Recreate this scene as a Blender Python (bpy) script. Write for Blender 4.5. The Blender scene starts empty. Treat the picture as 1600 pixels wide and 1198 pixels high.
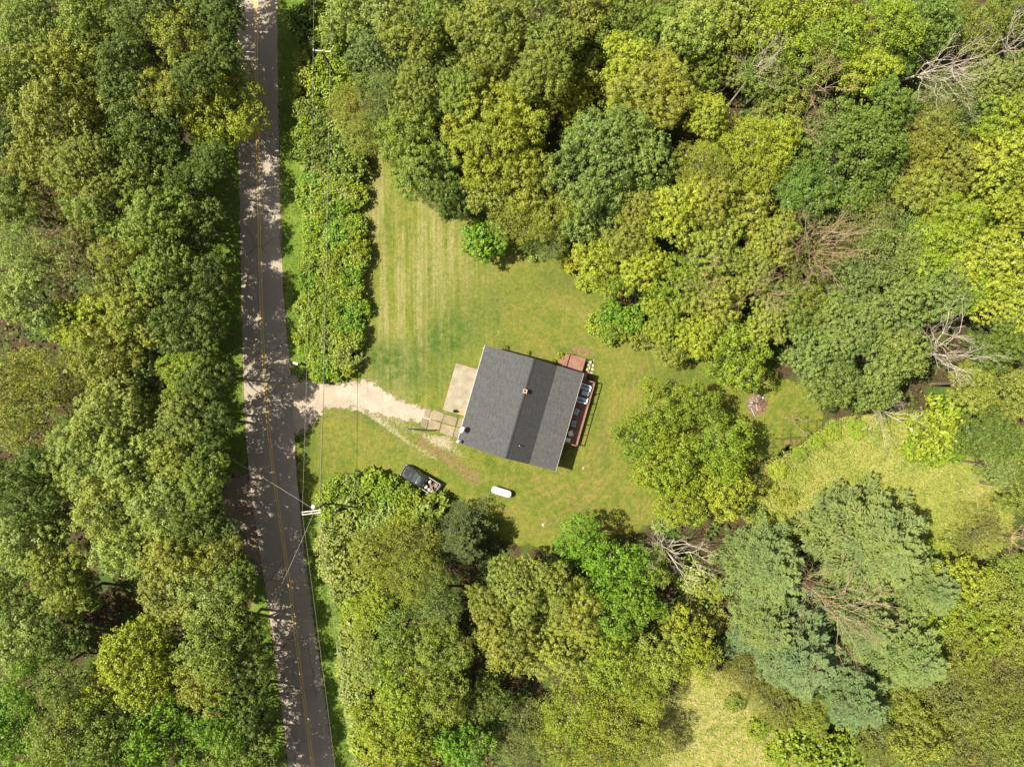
import bpy, math, random
import numpy as np
from mathutils import Vector, Matrix

random.seed(7); RNG = np.random.default_rng(7)
scene = bpy.context.scene
col = scene.collection

# ------------------------------------------------------------------ camera, sky, sun, exposure
CAMH = 97.0
S0 = 11.4                                   # photo pixels per metre at ground level
cam_d = bpy.data.cameras.new("camera"); cam = bpy.data.objects.new("camera", cam_d); col.objects.link(cam)
cam.location = (0, 0, CAMH); cam.rotation_euler = (0, 0, 0)
cam_d.sensor_fit = 'HORIZONTAL'; cam_d.angle = 2*math.atan(800/S0/CAMH)
cam_d.clip_start = 0.5; cam_d.clip_end = 9000
scene.camera = cam

SUN_EL = math.radians(56)
SUN_TRAVEL = Vector((0.992, -0.125, 0)).normalized()          # shadows fall to the right
world = bpy.data.worlds.new("World"); scene.world = world; world.use_nodes = True
wn = world.node_tree; wn.nodes.clear()
sky = wn.nodes.new('ShaderNodeTexSky'); sky.sky_type = 'NISHITA'; sky.sun_disc = False
sky.sun_elevation = SUN_EL; sky.sun_rotation = math.atan2(-SUN_TRAVEL.x, -SUN_TRAVEL.y)
sky.altitude = 250; sky.air_density = 1.0; sky.dust_density = 3.0; sky.ozone_density = 0.6
bg = wn.nodes.new('ShaderNodeBackground'); bg.inputs[1].default_value = 0.058
wo = wn.nodes.new('ShaderNodeOutputWorld')
hz = wn.nodes.new('ShaderNodeHueSaturation'); hz.inputs['Saturation'].default_value = 0.22      # thin white haze over the blue
wn.links.new(sky.outputs[0], hz.inputs['Color']); wn.links.new(hz.outputs[0], bg.inputs[0]); wn.links.new(bg.outputs[0], wo.inputs[0])
sun_d = bpy.data.lights.new("sun", 'SUN'); sun_d.energy = 5.0; sun_d.angle = math.radians(0.53); sun_d.color = (1.0, 0.92, 0.76)
sun = bpy.data.objects.new("sun", sun_d); col.objects.link(sun)
sd = Vector((SUN_TRAVEL.x*math.cos(SUN_EL), SUN_TRAVEL.y*math.cos(SUN_EL), -math.sin(SUN_EL)))
sun.rotation_euler = sd.to_track_quat('-Z', 'Y').to_euler(); sun.location = (-60, 10, 120)
vs = scene.view_settings
vs.view_transform = 'Standard'; vs.look = 'None'; vs.gamma = 1; vs.use_curve_mapping = False; vs.exposure = 1.5

# ------------------------------------------------------------------ helpers: positions
def P(px, py, z=0.0):
    k = (CAMH - z)/CAMH/S0
    return Vector(((px-800)*k, (599-py)*k, z))
def G(px, py):
    return ((px-800)/S0, (599-py)/S0)

# ------------------------------------------------------------------ helpers: materials
class NT:
    def __init__(s, name):
        s.m = bpy.data.materials.new(name); s.m.use_nodes = True
        s.t = s.m.node_tree; s.t.nodes.clear()
        s.out = s.n('ShaderNodeOutputMaterial')
    def n(s, typ, **kw):
        nd = s.t.nodes.new(typ)
        for k, v in kw.items(): setattr(nd, k, v)
        return nd
    def set(s, sock, v):
        if hasattr(v, 'is_linked') or isinstance(v, bpy.types.NodeSocket): s.t.links.new(v, sock)
        elif isinstance(v, (tuple, list)) and len(v) == 3 and sock.type == 'RGBA': sock.default_value = (*v, 1)
        else: sock.default_value = v
    def noise(s, scale, detail=4, rough=0.55, vec=None, dist=0.0):
        nd = s.n('ShaderNodeTexNoise'); nd.inputs['Scale'].default_value = scale
        nd.inputs['Detail'].default_value = detail; nd.inputs['Roughness'].default_value = rough; nd.inputs['Distortion'].default_value = dist
        s.set(nd.inputs['Vector'], vec if vec is not None else s.pos())
        return nd.outputs['Fac']
    def pos(s):
        if not hasattr(s, '_p'): s._p = s.n('ShaderNodeNewGeometry').outputs['Position']
        return s._p
    def obj(s):
        if not hasattr(s, '_o'): s._o = s.n('ShaderNodeTexCoord').outputs['Object']
        return s._o
    def mapv(s, vec, scale=(1, 1, 1), rot=(0, 0, 0), loc=(0, 0, 0)):
        nd = s.n('ShaderNodeMapping'); s.set(nd.inputs['Vector'], vec)
        nd.inputs['Scale'].default_value = scale; nd.inputs['Rotation'].default_value = rot; nd.inputs['Location'].default_value = loc
        return nd.outputs[0]
    def math(s, op, a, b=0.0, clamp=False):
        nd = s.n('ShaderNodeMath', operation=op, use_clamp=clamp); s.set(nd.inputs[0], a); s.set(nd.inputs[1], b)
        return nd.outputs[0]
    def ramp(s, v, lo, hi, a=0.0, b=1.0):
        nd = s.n('ShaderNodeMapRange'); nd.clamp = True
        s.set(nd.inputs['Value'], v); nd.inputs['From Min'].default_value = lo; nd.inputs['From Max'].default_value = hi
        nd.inputs['To Min'].default_value = a; nd.inputs['To Max'].default_value = b
        return nd.outputs[0]
    def mix(s, f, a, b, typ='MIX'):
        nd = s.n('ShaderNodeMix', data_type='RGBA', blend_type=typ)
        s.set(nd.inputs[0], f); s.set(nd.inputs[6], a); s.set(nd.inputs[7], b)
        return nd.outputs[2]
    def attr(s, name):
        nd = s.n('ShaderNodeAttribute', attribute_name=name); return nd.outputs['Fac']
    def bump(s, h, strength=0.5, dist=0.05):
        nd = s.n('ShaderNodeBump'); nd.inputs['Strength'].default_value = strength; nd.inputs['Distance'].default_value = dist
        s.set(nd.inputs['Height'], h); return nd.outputs[0]
    def pbr(s, color, rough=0.8, metal=0.0, spec=0.3, normal=None, **kw):
        nd = s.n('ShaderNodeBsdfPrincipled')
        s.set(nd.inputs['Base Color'], color); s.set(nd.inputs['Roughness'], rough); s.set(nd.inputs['Metallic'], metal)
        s.set(nd.inputs['Specular IOR Level'], spec)
        if normal is not None: s.set(nd.inputs['Normal'], normal)
        for k, v in kw.items(): s.set(nd.inputs[k], v)
        return nd.outputs[0]
    def mixsh(s, f, a, b):
        nd = s.n('ShaderNodeMixShader'); s.set(nd.inputs[0], f); s.t.links.new(a, nd.inputs[1]); s.t.links.new(b, nd.inputs[2]); return nd.outputs[0]
    def done(s, sh):
        s.t.links.new(sh, s.out.inputs['Surface']); return s.m
    def edge_alpha(s, sh, amount=0.9, scale=0.9, soft=0.25):
        """ragged, natural border of a ground cover"""
        e = s.attr('edge')
        n1 = s.math('MULTIPLY', s.math('SUBTRACT', s.noise(scale, 5, 0.65), 0.5), amount*4)
        f = s.ramp(s.math('ADD', e, n1), -soft, soft)
        tr = s.n('ShaderNodeBsdfTransparent').outputs[0]
        return s.mixsh(f, tr, sh)

MATS = {}
def plain(name, color, rough=0.7, metal=0.0, spec=0.3, var=0.12, scale=3.0, bump=0.0):
    if name in MATS: return MATS[name]
    t = NT(name)
    n = t.noise(scale, 5, 0.6, t.obj())
    dark = tuple(c*(1-var*1.6) for c in color); lite = tuple(min(1, c*(1+var)) for c in color)
    c = t.mix(t.ramp(n, 0.3, 0.7), dark, lite)
    nm = t.bump(t.noise(scale*6, 4, 0.6, t.obj()), bump, 0.02) if bump else None
    MATS[name] = t.done(t.pbr(c, rough, metal, spec, nm)); return MATS[name]

# ------------------------------------------------------------------ helpers: objects
def link(name, me, mat=None, parent=None, loc=None):
    o = bpy.data.objects.new(name, me); col.objects.link(o)
    if mat is not None and me is not None and not me.materials: me.materials.append(mat)
    if parent is not None: o.parent = parent
    if loc is not None: o.location = loc
    return o
def tag(o, label=None, cat=None, group=None, kind=None):
    if label: o['label'] = label
    if cat: o['category'] = cat
    if group: o['group'] = group
    if kind: o['kind'] = kind
    return o
def empty(name, loc=(0, 0, 0), rz=0.0):
    o = bpy.data.objects.new(name, None); col.objects.link(o); o.location = loc; o.rotation_euler = (0, 0, rz); o.empty_display_size = 0.3; return o

class MB:
    def __init__(s): s.v = []; s.f = []
    def add(s, vs_, fs): 
        b = len(s.v); s.v += [tuple(v) for v in vs_]; s.f += [tuple(i+b for i in f) for f in fs]; return s
    def box(s, c, d, rz=0.0, M=None, bev=0.0):
        hx, hy, hz = d[0]/2, d[1]/2, d[2]/2
        R = M if M is not None else Matrix.Rotation(rz, 3, 'Z')
        c = Vector(c)
        if bev <= 0:
            vs_ = [c + R @ Vector((x*hx, y*hy, z*hz)) for z in (-1, 1) for y in (-1, 1) for x in (-1, 1)]
            s.add(vs_, [(0, 2, 3, 1), (4, 5, 7, 6), (0, 1, 5, 4), (2, 6, 7, 3), (0, 4, 6, 2), (1, 3, 7, 5)])
        else:
            rings = []
            for z, ins in ((-hz, bev), (-hz+bev, 0), (hz-bev, 0), (hz, bev)):
                ring = []
                for sx, sy in ((1, 1), (-1, 1), (-1, -1), (1, -1)):
                    X, Y = hx-ins, hy-ins; b = bev*0.7
                    pts = [(X, Y-b), (X-b, Y)] if sx*sy > 0 else [(X-b, Y), (X, Y-b)]
                    for (x, y) in pts: ring.append(c + R @ Vector((sx*x, sy*y, z)))
                rings.append(ring)
            s.loft(rings, caps=True)
        return s
    def loft(s, rings, caps=True, closed=True):
        n = len(rings[0]); b = len(s.v)
        for r in rings: s.v += [tuple(p) for p in r]
        for i in range(len(rings)-1):
            for j in range(n if closed else n-1):
                k = (j+1) % n
                s.f.append((b+i*n+j, b+i*n+k, b+(i+1)*n+k, b+(i+1)*n+j))
        if caps:
            s.f.append(tuple(b+j for j in reversed(range(n)))); s.f.append(tuple(b+(len(rings)-1)*n+j for j in range(n)))
        return s
    def tube(s, pts, rad, n=6, caps=True):
        pts = [Vector(p) for p in pts]
        if not hasattr(rad, '__len__'): rad = [rad]*len(pts)
        rings = []; prev = None
        for i, p in enumerate(pts):
            d = (pts[min(i+1, len(pts)-1)] - pts[max(i-1, 0)])
            d = d.normalized() if d.length > 1e-9 else Vector((0, 0, 1))
            if prev is None:
                a = Vector((1, 0, 0)) if abs(d.x) < 0.8 else Vector((0, 1, 0))
                a = (a - d*a.dot(d)).normalized()
            else:
                a = (prev - d*prev.dot(d)); a = a.normalized() if a.length > 1e-6 else Vector((1, 0, 0))
            prev = a; b_ = d.cross(a)
            rings.append([p + (a*math.cos(2*math.pi*k/n) + b_*math.sin(2*math.pi*k/n))*rad[i] for k in range(n)])
        return s.loft(rings, caps)
    def lathe(s, prof, c=(0, 0, 0), n=16, M=None):
        c = Vector(c); R = M if M is not None else Matrix.Identity(3)
        rings = [[c + R @ Vector((r*math.cos(2*math.pi*k/n), r*math.sin(2*math.pi*k/n), z)) for k in range(n)] for r, z in prof]
        return s.loft(rings, True)
    def prism(s, poly, z0, z1):
        n = len(poly)
        return s.loft([[Vector((x, y, z0)) for x, y in poly], [Vector((x, y, z1)) for x, y in poly]], True)
    def mesh(s, name, smooth=False):
        me = bpy.data.meshes.new(name); me.from_pydata(s.v, [], s.f); me.update()
        if smooth: me.polygons.foreach_set('use_smooth', [True]*len(me.polygons))
        return me
    def build(s, name, mat, parent=None, smooth=False, loc=None): return link(name, s.mesh(name, smooth), mat, parent, loc)

def np_mesh(name, verts, nper, attrs=None, faces=None, domain='FACE'):
    """verts (N*nper,3) as loose n-gons, or faces given as an (M,4) index array"""
    me = bpy.data.meshes.new(name)
    if faces is None:
        nf = len(verts)//nper; idx = np.arange(len(verts), dtype=np.int32); per = nper
    else:
        nf = len(faces); idx = faces.astype(np.int32).ravel(); per = faces.shape[1]
    me.vertices.add(len(verts)); me.vertices.foreach_set('co', verts.astype(np.float32).ravel())
    me.loops.add(len(idx)); me.loops.foreach_set('vertex_index', idx)
    me.polygons.add(nf); me.polygons.foreach_set('loop_start', np.arange(0, nf*per, per, dtype=np.int32))
    me.update(calc_edges=True)
    for k, v in (attrs or {}).items():
        a = me.attributes.new(k, 'FLOAT', domain); a.data.foreach_set('value', v.astype(np.float32))
    me.validate()
    return me

def unit(a): return a/np.maximum(np.linalg.norm(a, axis=1, keepdims=True), 1e-9)
def leaf_verts(c, nrm, size, aspect=0.6, rng=RNG, along=None):
    """one rhombic leaf face for each centre"""
    n = unit(nrm)
    t = rng.normal(size=c.shape) if along is None else along
    t = unit(t - n*(t*n).sum(1, keepdims=True)); b = np.cross(n, t)
    s = size[:, None]; a = aspect
    return np.stack([c+t*s, c+b*s*a+t*s*0.1, c-t*s, c-b*s*a+t*s*0.1], 1).reshape(-1, 3)

# ------------------------------------------------------------------ helpers: ground covers
def in_poly(x, y, poly):
    inside = np.zeros(x.shape, bool); j = len(poly)-1
    for i in range(len(poly)):
        xi, yi = poly[i]; xj, yj = poly[j]
        if yi != yj:
            c = ((yi > y) != (yj > y)) & (x < (xj-xi)*(y-yi)/(yj-yi)+xi)
            inside ^= c
        j = i
    return inside
def seg_dist(x, y, a, b):
    ax, ay = a; bx, by = b; dx, dy = bx-ax, by-ay; L = dx*dx+dy*dy+1e-12
    t = np.clip(((x-ax)*dx+(y-ay)*dy)/L, 0, 1)
    return np.hypot(x-ax-t*dx, y-ay-t*dy)
def poly_sdf(x, y, poly):
    d = np.full(x.shape, 1e9); 
    for i in range(len(poly)): d = np.minimum(d, seg_dist(x, y, poly[i-1], poly[i]))
    return np.where(in_poly(x, y, poly), d, -d)
def path_dist(x, y, pts):
    d = np.full(x.shape, 1e9)
    for i in range(len(pts)-1): d = np.minimum(d, seg_dist(x, y, pts[i], pts[i+1]))
    return d
def blob(x, y, px, py, rx, ry=None, rot=0):
    cx, cy = G(px, py); ry = ry or rx; c, s = math.cos(rot), math.sin(rot)
    u = ((x-cx)*c+(y-cy)*s)/(rx/S0); v = (-(x-cx)*s+(y-cy)*c)/(ry/S0)
    return np.exp(-(u*u+v*v))
def sheet(name, pxpoly, z, res, mat, margin=1.6, attrs=None, relief=0.0):
    poly = [G(*p) for p in pxpoly]; xs = [p[0] for p in poly]; ys = [p[1] for p in poly]
    x = np.arange(min(xs)-margin, max(xs)+margin+res, res); y = np.arange(min(ys)-margin, max(ys)+margin+res, res)
    X, Y = np.meshgrid(x, y); e = poly_sdf(X, Y, poly)
    keep = e > -margin
    fk = keep[:-1, :-1] | keep[1:, :-1] | keep[:-1, 1:] | keep[1:, 1:]
    used = np.zeros(keep.shape, bool); used[:-1, :-1] |= fk; used[1:, :-1] |= fk; used[:-1, 1:] |= fk; used[1:, 1:] |= fk
    ids = np.full(keep.shape, -1); ids[used] = np.arange(used.sum())
    iy, ix = np.nonzero(fk)
    faces = np.stack([ids[iy, ix], ids[iy, ix+1], ids[iy+1, ix+1], ids[iy+1, ix]], 1)
    xv, yv = X[used], Y[used]
    v = np.stack([xv, yv, np.full(xv.shape, z)], 1)
    A = {'edge': e[used]}
    for k, fn in (attrs or {}).items(): A[k] = np.clip(fn(xv, yv), 0, 1)
    me = np_mesh(name, v, 4, A, faces, 'POINT')
    return tag(link(name, me, mat), kind='structure')

# ================================================================== GROUND
t = NT('forest_floor')
n1 = t.noise(0.35, 6, 0.6); n2 = t.noise(4.0, 6, 0.7)
c = t.mix(t.ramp(n2, 0.35, 0.65), (0.022, 0.016, 0.009), (0.070, 0.048, 0.026))
c = t.mix(t.ramp(n1, 0.46, 0.62), c, t.mix(n2, (0.022, 0.045, 0.010), (0.06, 0.10, 0.02)))
M_floor = t.done(t.pbr(c, 0.95, 0, 0.1, t.bump(n2, 0.8, 0.15)))
gm = MB(); R_ = 4000
gm.add([(-R_, -R_, 0), (R_, -R_, 0), (R_, R_, 0), (-R_, R_, 0)], [(0, 1, 2, 3)])
tag(gm.build('ground', M_floor), kind='structure')

# ---- lawn
HC = Vector((1.08, -3.25)); HROT = -math.radians(16)
t = NT('lawn_grass')
p = t.pos()
nb = t.noise(0.10, 4, 0.6); nm = t.noise(0.8, 5, 0.65); nf = t.noise(7.0, 5, 0.75)
col_l = t.mix(t.ramp(nb, 0.35, 0.65), (0.088, 0.128, 0.016), (0.150, 0.172, 0.024))
col_l = t.mix(t.math('MULTIPLY', t.ramp(nm, 0.40, 0.66), 0.8), col_l, (0.200, 0.180, 0.036))
n3 = t.noise(0.33, 6, 0.7, None, 1.2)
col_l = t.mix(t.math('MULTIPLY', t.ramp(n3, 0.52, 0.70), 0.75), col_l, (0.075, 0.115, 0.014))
col_l = t.mix(t.math('MULTIPLY', t.ramp(n3, 0.46, 0.32), 0.55), col_l, (0.23, 0.185, 0.060))
# mowing stripes running up the photo in the upper lawn
st1 = t.noise(1.0, 4, 0.6, t.mapv(p, (0.75, 0.035, 1), (0, 0, 0.05)))
st2 = t.noise(1.0, 4, 0.7, t.mapv(p, (2.6, 0.10, 1), (0, 0, 0.03)))
stripe = t.math('MULTIPLY', t.attr('stripe'), t.ramp(t.math('ADD', t.math('MULTIPLY', st1, 0.6), t.math('MULTIPLY', st2, 0.4)), 0.44, 0.57))
col_l = t.mix(t.math('MULTIPLY', t.math('MULTIPLY', stripe, 0.95), t.ramp(t.noise(0.25, 5, 0.7), 0.22, 0.52)), col_l, (0.262, 0.232, 0.096))
# mower arcs around the house
sep = t.n('ShaderNodeSeparateXYZ'); t.set(sep.inputs[0], t.mapv(p, (1, 1, 1), (0, 0, 0), (-HC.x+2, -HC.y-1, 0)))
ang = t.math('ARCTAN2', sep.outputs[1], sep.outputs[0])
rad = t.math('SQRT', t.math('ADD', t.math('MULTIPLY', sep.outputs[0], sep.outputs[0]), t.math('MULTIPLY', sep.outputs[1], sep.outputs[1])))
cmb = t.n('ShaderNodeCombineXYZ'); t.set(cmb.inputs[0], t.math('MULTIPLY', rad, 1.5)); t.set(cmb.inputs[1], t.math('MULTIPLY', ang, 1.6))
arc = t.math('MULTIPLY', t.attr('arc'), t.ramp(t.noise(1.0, 5, 0.6, cmb.outputs[0]), 0.44, 0.66))
col_l = t.mix(t.math('MULTIPLY', t.math('MULTIPLY', arc, 1.0), t.ramp(t.noise(0.18, 5, 0.7), 0.36, 0.62)), col_l, (0.24, 0.170, 0.062))
# lush green patches
col_l = t.mix(t.math('MULTIPLY', t.attr('lush'), t.ramp(nm, 0.25, 0.6)), col_l, (0.055, 0.100, 0.016))
# bare tan and brown soil
dr = t.math('ADD', t.attr('dirt'), t.math('MULTIPLY', t.math('SUBTRACT', t.noise(1.6, 6, 0.7), 0.5), 1.0))
col_l = t.mix(t.ramp(dr, 0.42, 0.85), col_l, t.mix(nf, (0.13, 0.080, 0.040), (0.27, 0.175, 0.095)))
# stones pressed into the wheel tracks
gr = t.math('ADD', t.attr('gravel'), t.math('MULTIPLY', t.math('SUBTRACT', t.noise(3.2, 6, 0.8), 0.5), 1.5))
col_l = t.mix(t.ramp(gr, 0.50, 0.72), col_l, t.mix(nf, (0.26, 0.21, 0.145), (0.44, 0.37, 0.275)))
col_l = t.mix(0.75, col_l, t.mix(t.ramp(nf, 0.32, 0.68), (0.30, 0.32, 0.30), (1.22, 1.20, 1.20)), 'MULTIPLY')
col_l = t.mix(0.6, col_l, t.mix(t.ramp(t.noise(1.9, 6, 0.75), 0.36, 0.62), (0.46, 0.56, 0.42), (1.18, 1.10, 1.12)), 'MULTIPLY')
col_l = t.mix(1.0, col_l, (0.81, 0.85, 0.80), 'MULTIPLY')
sh = t.pbr(col_l, 0.9, 0, 0.15, t.bump(t.math('ADD', nf, t.math('MULTIPLY', nm, 2.0)), 0.7, 0.10))
M_lawn = t.done(t.edge_alpha(sh, 0.8, 0.8))
LAWN = [(540, 232), (600, 225), (730, 335), (860, 385), (935, 440), (970, 505), (1100, 560), (1200, 580), (1275, 610), (1288, 665),
        (1235, 705), (1180, 735), (1060, 800), (985, 835), (860, 862), (760, 840), (690, 800), (600, 770), (500, 800), (471, 790), (463, 730), (461, 660),
        (462, 590), (500, 588), (552, 560), (568, 480), (560, 330)]
def a_stripe(x, y):
    return blob(x, y, 640, 400, 100, 170)*1.6 + blob(x, y, 600, 500, 80, 120)
def a_arc(x, y): return blob(x, y, 960, 680, 120, 180)*1.4 + blob(x, y, 560, 690, 70, 50) + blob(x, y, 830, 460, 120, 70)*0.9 + blob(x, y, 850, 790, 120, 50)
def a_lush(x, y):
    return (blob(x, y, 700, 530, 45, 40)*1.0 + blob(x, y, 600, 555, 60, 25) + blob(x, y, 480, 700, 14, 60)*0.8 + blob(x, y, 750, 480, 60, 40)*0.5 + blob(x, y, 880, 440, 60, 25)*0.6
            + blob(x, y, 640, 590, 60, 20)*0.8 + blob(x, y, 930, 640, 20, 90, 0.28)*0.5 + blob(x, y, 1060, 590, 60, 20)*0.5 + blob(x, y, 580, 655, 50, 12, -0.4)*0.8)
def a_dirt(x, y):
    d1 = path_dist(x, y, [G(660, 690), G(700, 715), G(740, 745)])
    d2 = path_dist(x, y, [G(1010, 560), G(960, 660), G(940, 720), G(890, 790)])
    d3 = path_dist(x, y, [G(480, 648), G(560, 652)])
    return (np.exp(-(d1/1.6)**2)*0.75 + np.exp(-(d2/0.5)**2)*0.62 + np.exp(-(d3/1.2)**2)*0.55 + blob(x, y, 908, 548, 22, 9, -0.2)*1.1 + blob(x, y, 830, 552, 70, 6, -0.26)*0.7
            + blob(x, y, 1182, 632, 20, 24)*1.1 + blob(x, y, 1235, 690, 20, 10)*0.8 + blob(x, y, 905, 440, 14, 10)*0.9 + blob(x, y, 735, 560, 40, 10)*0.3 + blob(x, y, 790, 470, 45, 14)*0.45
            + blob(x, y, 860, 500, 40, 10)*0.45 + blob(x, y, 860, 815, 50, 16)*0.55 + blob(x, y, 912, 731, 5)*0.9 + blob(x, y, 955, 600, 10, 14)*0.5 + blob(x, y, 780, 775, 40, 20)*0.35)
def a_gravel(x, y):
    d1 = path_dist(x, y, [G(566, 640), G(600, 664), G(640, 693), G(680, 716)])
    d2 = path_dist(x, y, [G(590, 640), G(630, 664), G(680, 690), G(725, 712)])
    d3 = path_dist(x, y, [G(560, 600), G(585, 602), G(615, 625)])
    return np.exp(-(d1/0.6)**2)*0.62 + np.exp(-(d2/1.0)**2)*0.56 + np.exp(-(d3/0.6)**2)*0.6 + blob(x, y, 700, 683, 25, 14)*0.5
sheet('lawn', LAWN, 0.008, 0.4, M_lawn, 1.8, {'stripe': a_stripe, 'arc': a_arc, 'lush': a_lush, 'dirt': a_dirt, 'gravel': a_gravel})

# ---- meadow of tall dry grass (two clearings)
t = NT('meadow_grass')
nb = t.noise(0.22, 5, 0.6); nm = t.noise(1.4, 6, 0.7); nf = t.noise(6, 5, 0.75)
c = t.mix(t.ramp(nb, 0.40, 0.60), (0.16, 0.195, 0.026), (0.30, 0.275, 0.075))
c = t.mix(t.ramp(nm, 0.45, 0.66), c, (0.27, 0.295, 0.070))
c = t.mix(t.math('MULTIPLY', t.attr('dry'), t.ramp(nm, 0.3, 0.55)), c, t.mix(t.ramp(t.noise(0.9, 6, 0.75), 0.44, 0.56), (0.34, 0.290, 0.130), (0.20, 0.225, 0.045)))
c = t.mix(t.ramp(t.noise(0.5, 6, 0.7), 0.54, 0.66), c, (0.12, 0.15, 0.025))
c = t.mix(0.7, c, t.mix(t.ramp(nf, 0.3, 0.7), (0.25, 0.26, 0.24), (1.1, 1.1, 1.05)), 'MULTIPLY')
M_meadow = t.done(t.edge_alpha(t.pbr(c, 0.95, 0, 0.1, t.bump(t.math('ADD', nf, nm), 0.9, 0.2)), 0.9, 0.6))
MEADOW1 = [(1195, 720), (1250, 690), (1300, 655), (1420, 640), (1500, 690), (1580, 780), (1590, 860), (1500, 880), (1400, 850), (1290, 830), (1200, 850), (1150, 800)]
MEADOW2 = [(1020, 1110), (1080, 1050), (1150, 1040), (1210, 1110), (1250, 1160), (1280, 1300), (980, 1300)]
sheet('meadow', MEADOW1, 0.008, 0.6, M_meadow, 2.0, {'dry': lambda x, y: blob(x, y, 1420, 720, 70, 40)*0.5 + blob(x, y, 1535, 780, 40, 30)})
sheet('dry_meadow', MEADOW2, 0.008, 0.6, M_meadow, 2.0, {'dry': lambda x, y: np.full(x.shape, 0.95)})

# ---- grass verges along the road
t = NT('verge_grass')
nb = t.noise(0.5, 5, 0.6); nf = t.noise(6, 5, 0.75)
c = t.mix(t.ramp(nb, 0.35, 0.65), (0.070, 0.125, 0.016), (0.125, 0.175, 0.026))
c = t.mix(0.6, c, t.mix(t.ramp(nf, 0.3, 0.7), (0.35, 0.35, 0.35), (1.3, 1.3, 1.3)), 'MULTIPLY')
c = t.mix(t.math('MULTIPLY', t.ramp(t.attr('edge'), 0.55, 0.1), t.ramp(t.noise(2.0, 5, 0.7), 0.35, 0.65)), c, (0.20, 0.17, 0.06))
M_verge = t.done(t.edge_alpha(t.pbr(c, 0.95, 0, 0.12, t.bump(nf, 0.9, 0.2)), 0.5, 1.2))
VERGE_R1 = [(430, -160), (505, -160), (500, 200), (505, 560), (480, 590), (455, 592), (446, 520), (438, 400), (433, 150)]
VERGE_R2 = [(470, 805), (520, 800), (545, 960), (570, 1198), (600, 1400), (555, 1400), (521, 1196), (494, 1010), (476, 880)]
VERGE_L1 = [(300, 190), (374, 190), (381, 600), (386, 740), (340, 740), (310, 500)]
VERGE_L2 = [(404, 850), (410, 850), (427, 1000), (451, 1198), (480, 1400), (420, 1400), (385, 1000)]
for nme, pl in (('grass_verge', VERGE_R1), ('grass_verge', VERGE_R2), ('grass_verge', VERGE_L1), ('grass_verge', VERGE_L2)):
    sheet(nme, pl, 0.004, 0.5, M_verge, 1.2)

# ---- gravel driveway and roadside pull-off
def gravel(name, ca, cb, cc):
    t = NT(name)
    n1 = t.noise(0.5, 5, 0.6); vo = t.n('ShaderNodeTexVoronoi'); t.set(vo.inputs['Vector'], t.pos()); vo.inputs['Scale'].default_value = 9.0
    nf = t.noise(14, 4, 0.7)
    c = t.mix(t.ramp(n1, 0.35, 0.65), ca, cb)
    c = t.mix(t.ramp(nf, 0.55, 0.75), c, cc)
    c = t.mix(0.35, c, t.mix(vo.outputs['Color'], (0.5, 0.5, 0.5), (1.3, 1.3, 1.3)), 'MULTIPLY')
    wheel = t.noise(1.0, 4, 0.6, t.mapv(t.pos(), (0.12, 1.1, 1), (0, 0, 0.28)))
    c = t.mix(t.math('MULTIPLY', t.ramp(wheel, 0.5, 0.68), 0.35), c, (0.22, 0.17, 0.11))
    return t.done(t.edge_alpha(t.pbr(c, 0.95, 0, 0.2, t.bump(nf, 0.8, 0.06)), 0.85, 1.5, 0.22))
M_gravel = gravel('driveway_gravel', (0.225, 0.190, 0.148), (0.295, 0.255, 0.205), (0.155, 0.125, 0.094))
DRIVE = [(446, 578), (464, 592), (500, 597), (540, 599), (578, 594), (606, 614), (640, 633), (672, 641), (688, 650), (668, 660), (630, 656), (590, 646), (550, 638), (508, 637), (494, 656), (482, 670), (458, 680), (452, 640)]
sheet('driveway', DRIVE, 0.012, 0.3, M_gravel, 1.0)
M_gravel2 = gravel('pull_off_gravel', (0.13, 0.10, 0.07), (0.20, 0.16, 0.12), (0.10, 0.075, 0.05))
sheet('gravel_pull_off', [(342, 770), (370, 735), (392, 745), (405, 850), (412, 905), (398, 890), (372, 850), (345, 820)], 0.012, 0.4, M_gravel2, 1.0)

# ---- road with its double centre line
LEFT = [(366, -900), (369, 0), (372, 200), (376, 400), (379, 540), (382, 640), (387, 720), (394, 790), (406, 860), (425, 985), (438, 1090), (451, 1198), (475, 1390), (560, 2000)]
RIGHT = [(430, -900), (433, 0), (435, 180), (440, 420), (447, 510), (455, 590), (459, 650), (460, 700), (465, 760), (472, 830), (481, 905), (496, 1010), (509, 1100), (523, 1198), (549, 1390), (633, 2000)]
MID = [(397, -900), (400, 0), (401, 150), (404, 300), (406.5, 420), (410, 530), (415, 620), (421, 690), (430, 760), (440, 830), (451, 900), (463, 1000), (475, 1090), (489, 1198), (514, 1390), (597, 2000)]
def interp(path, y): return float(np.interp(y, [p[1] for p in path], [p[0] for p in path]))
def smooth_interp(path, y, w=45): return sum(interp(path, y+d) for d in (-w, -w/2, 0, w/2, w))/5
t = NT('asphalt')
n1 = t.noise(0.25, 5, 0.6); nf = t.noise(18, 4, 0.7)
lane = t.noise(1.0, 4, 0.55, t.mapv(t.pos(), (1.1, 0.03, 1), (0, 0, 0.03)))
c = t.mix(t.ramp(n1, 0.35, 0.65), (0.196, 0.168, 0.132), (0.240, 0.208, 0.166))
c = t.mix(t.math('MULTIPLY', t.ramp(lane, 0.45, 0.68), 0.5), c, (0.172, 0.147, 0.115))
c = t.mix(0.3, c, t.mix(t.ramp(nf, 0.3, 0.7), (0.5, 0.5, 0.5), (1.3, 1.3, 1.3)), 'MULTIPLY')
vo = t.n('ShaderNodeTexVoronoi', feature='DISTANCE_TO_EDGE'); vo.inputs['Scale'].default_value = 0.16
t.set(vo.inputs['Vector'], t.mapv(t.n('ShaderNodeVectorMath', operation='ADD').outputs[0], (1, 1, 1)))
va = [n for n in t.t.nodes if n.bl_idname == 'ShaderNodeVectorMath'][0]
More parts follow.
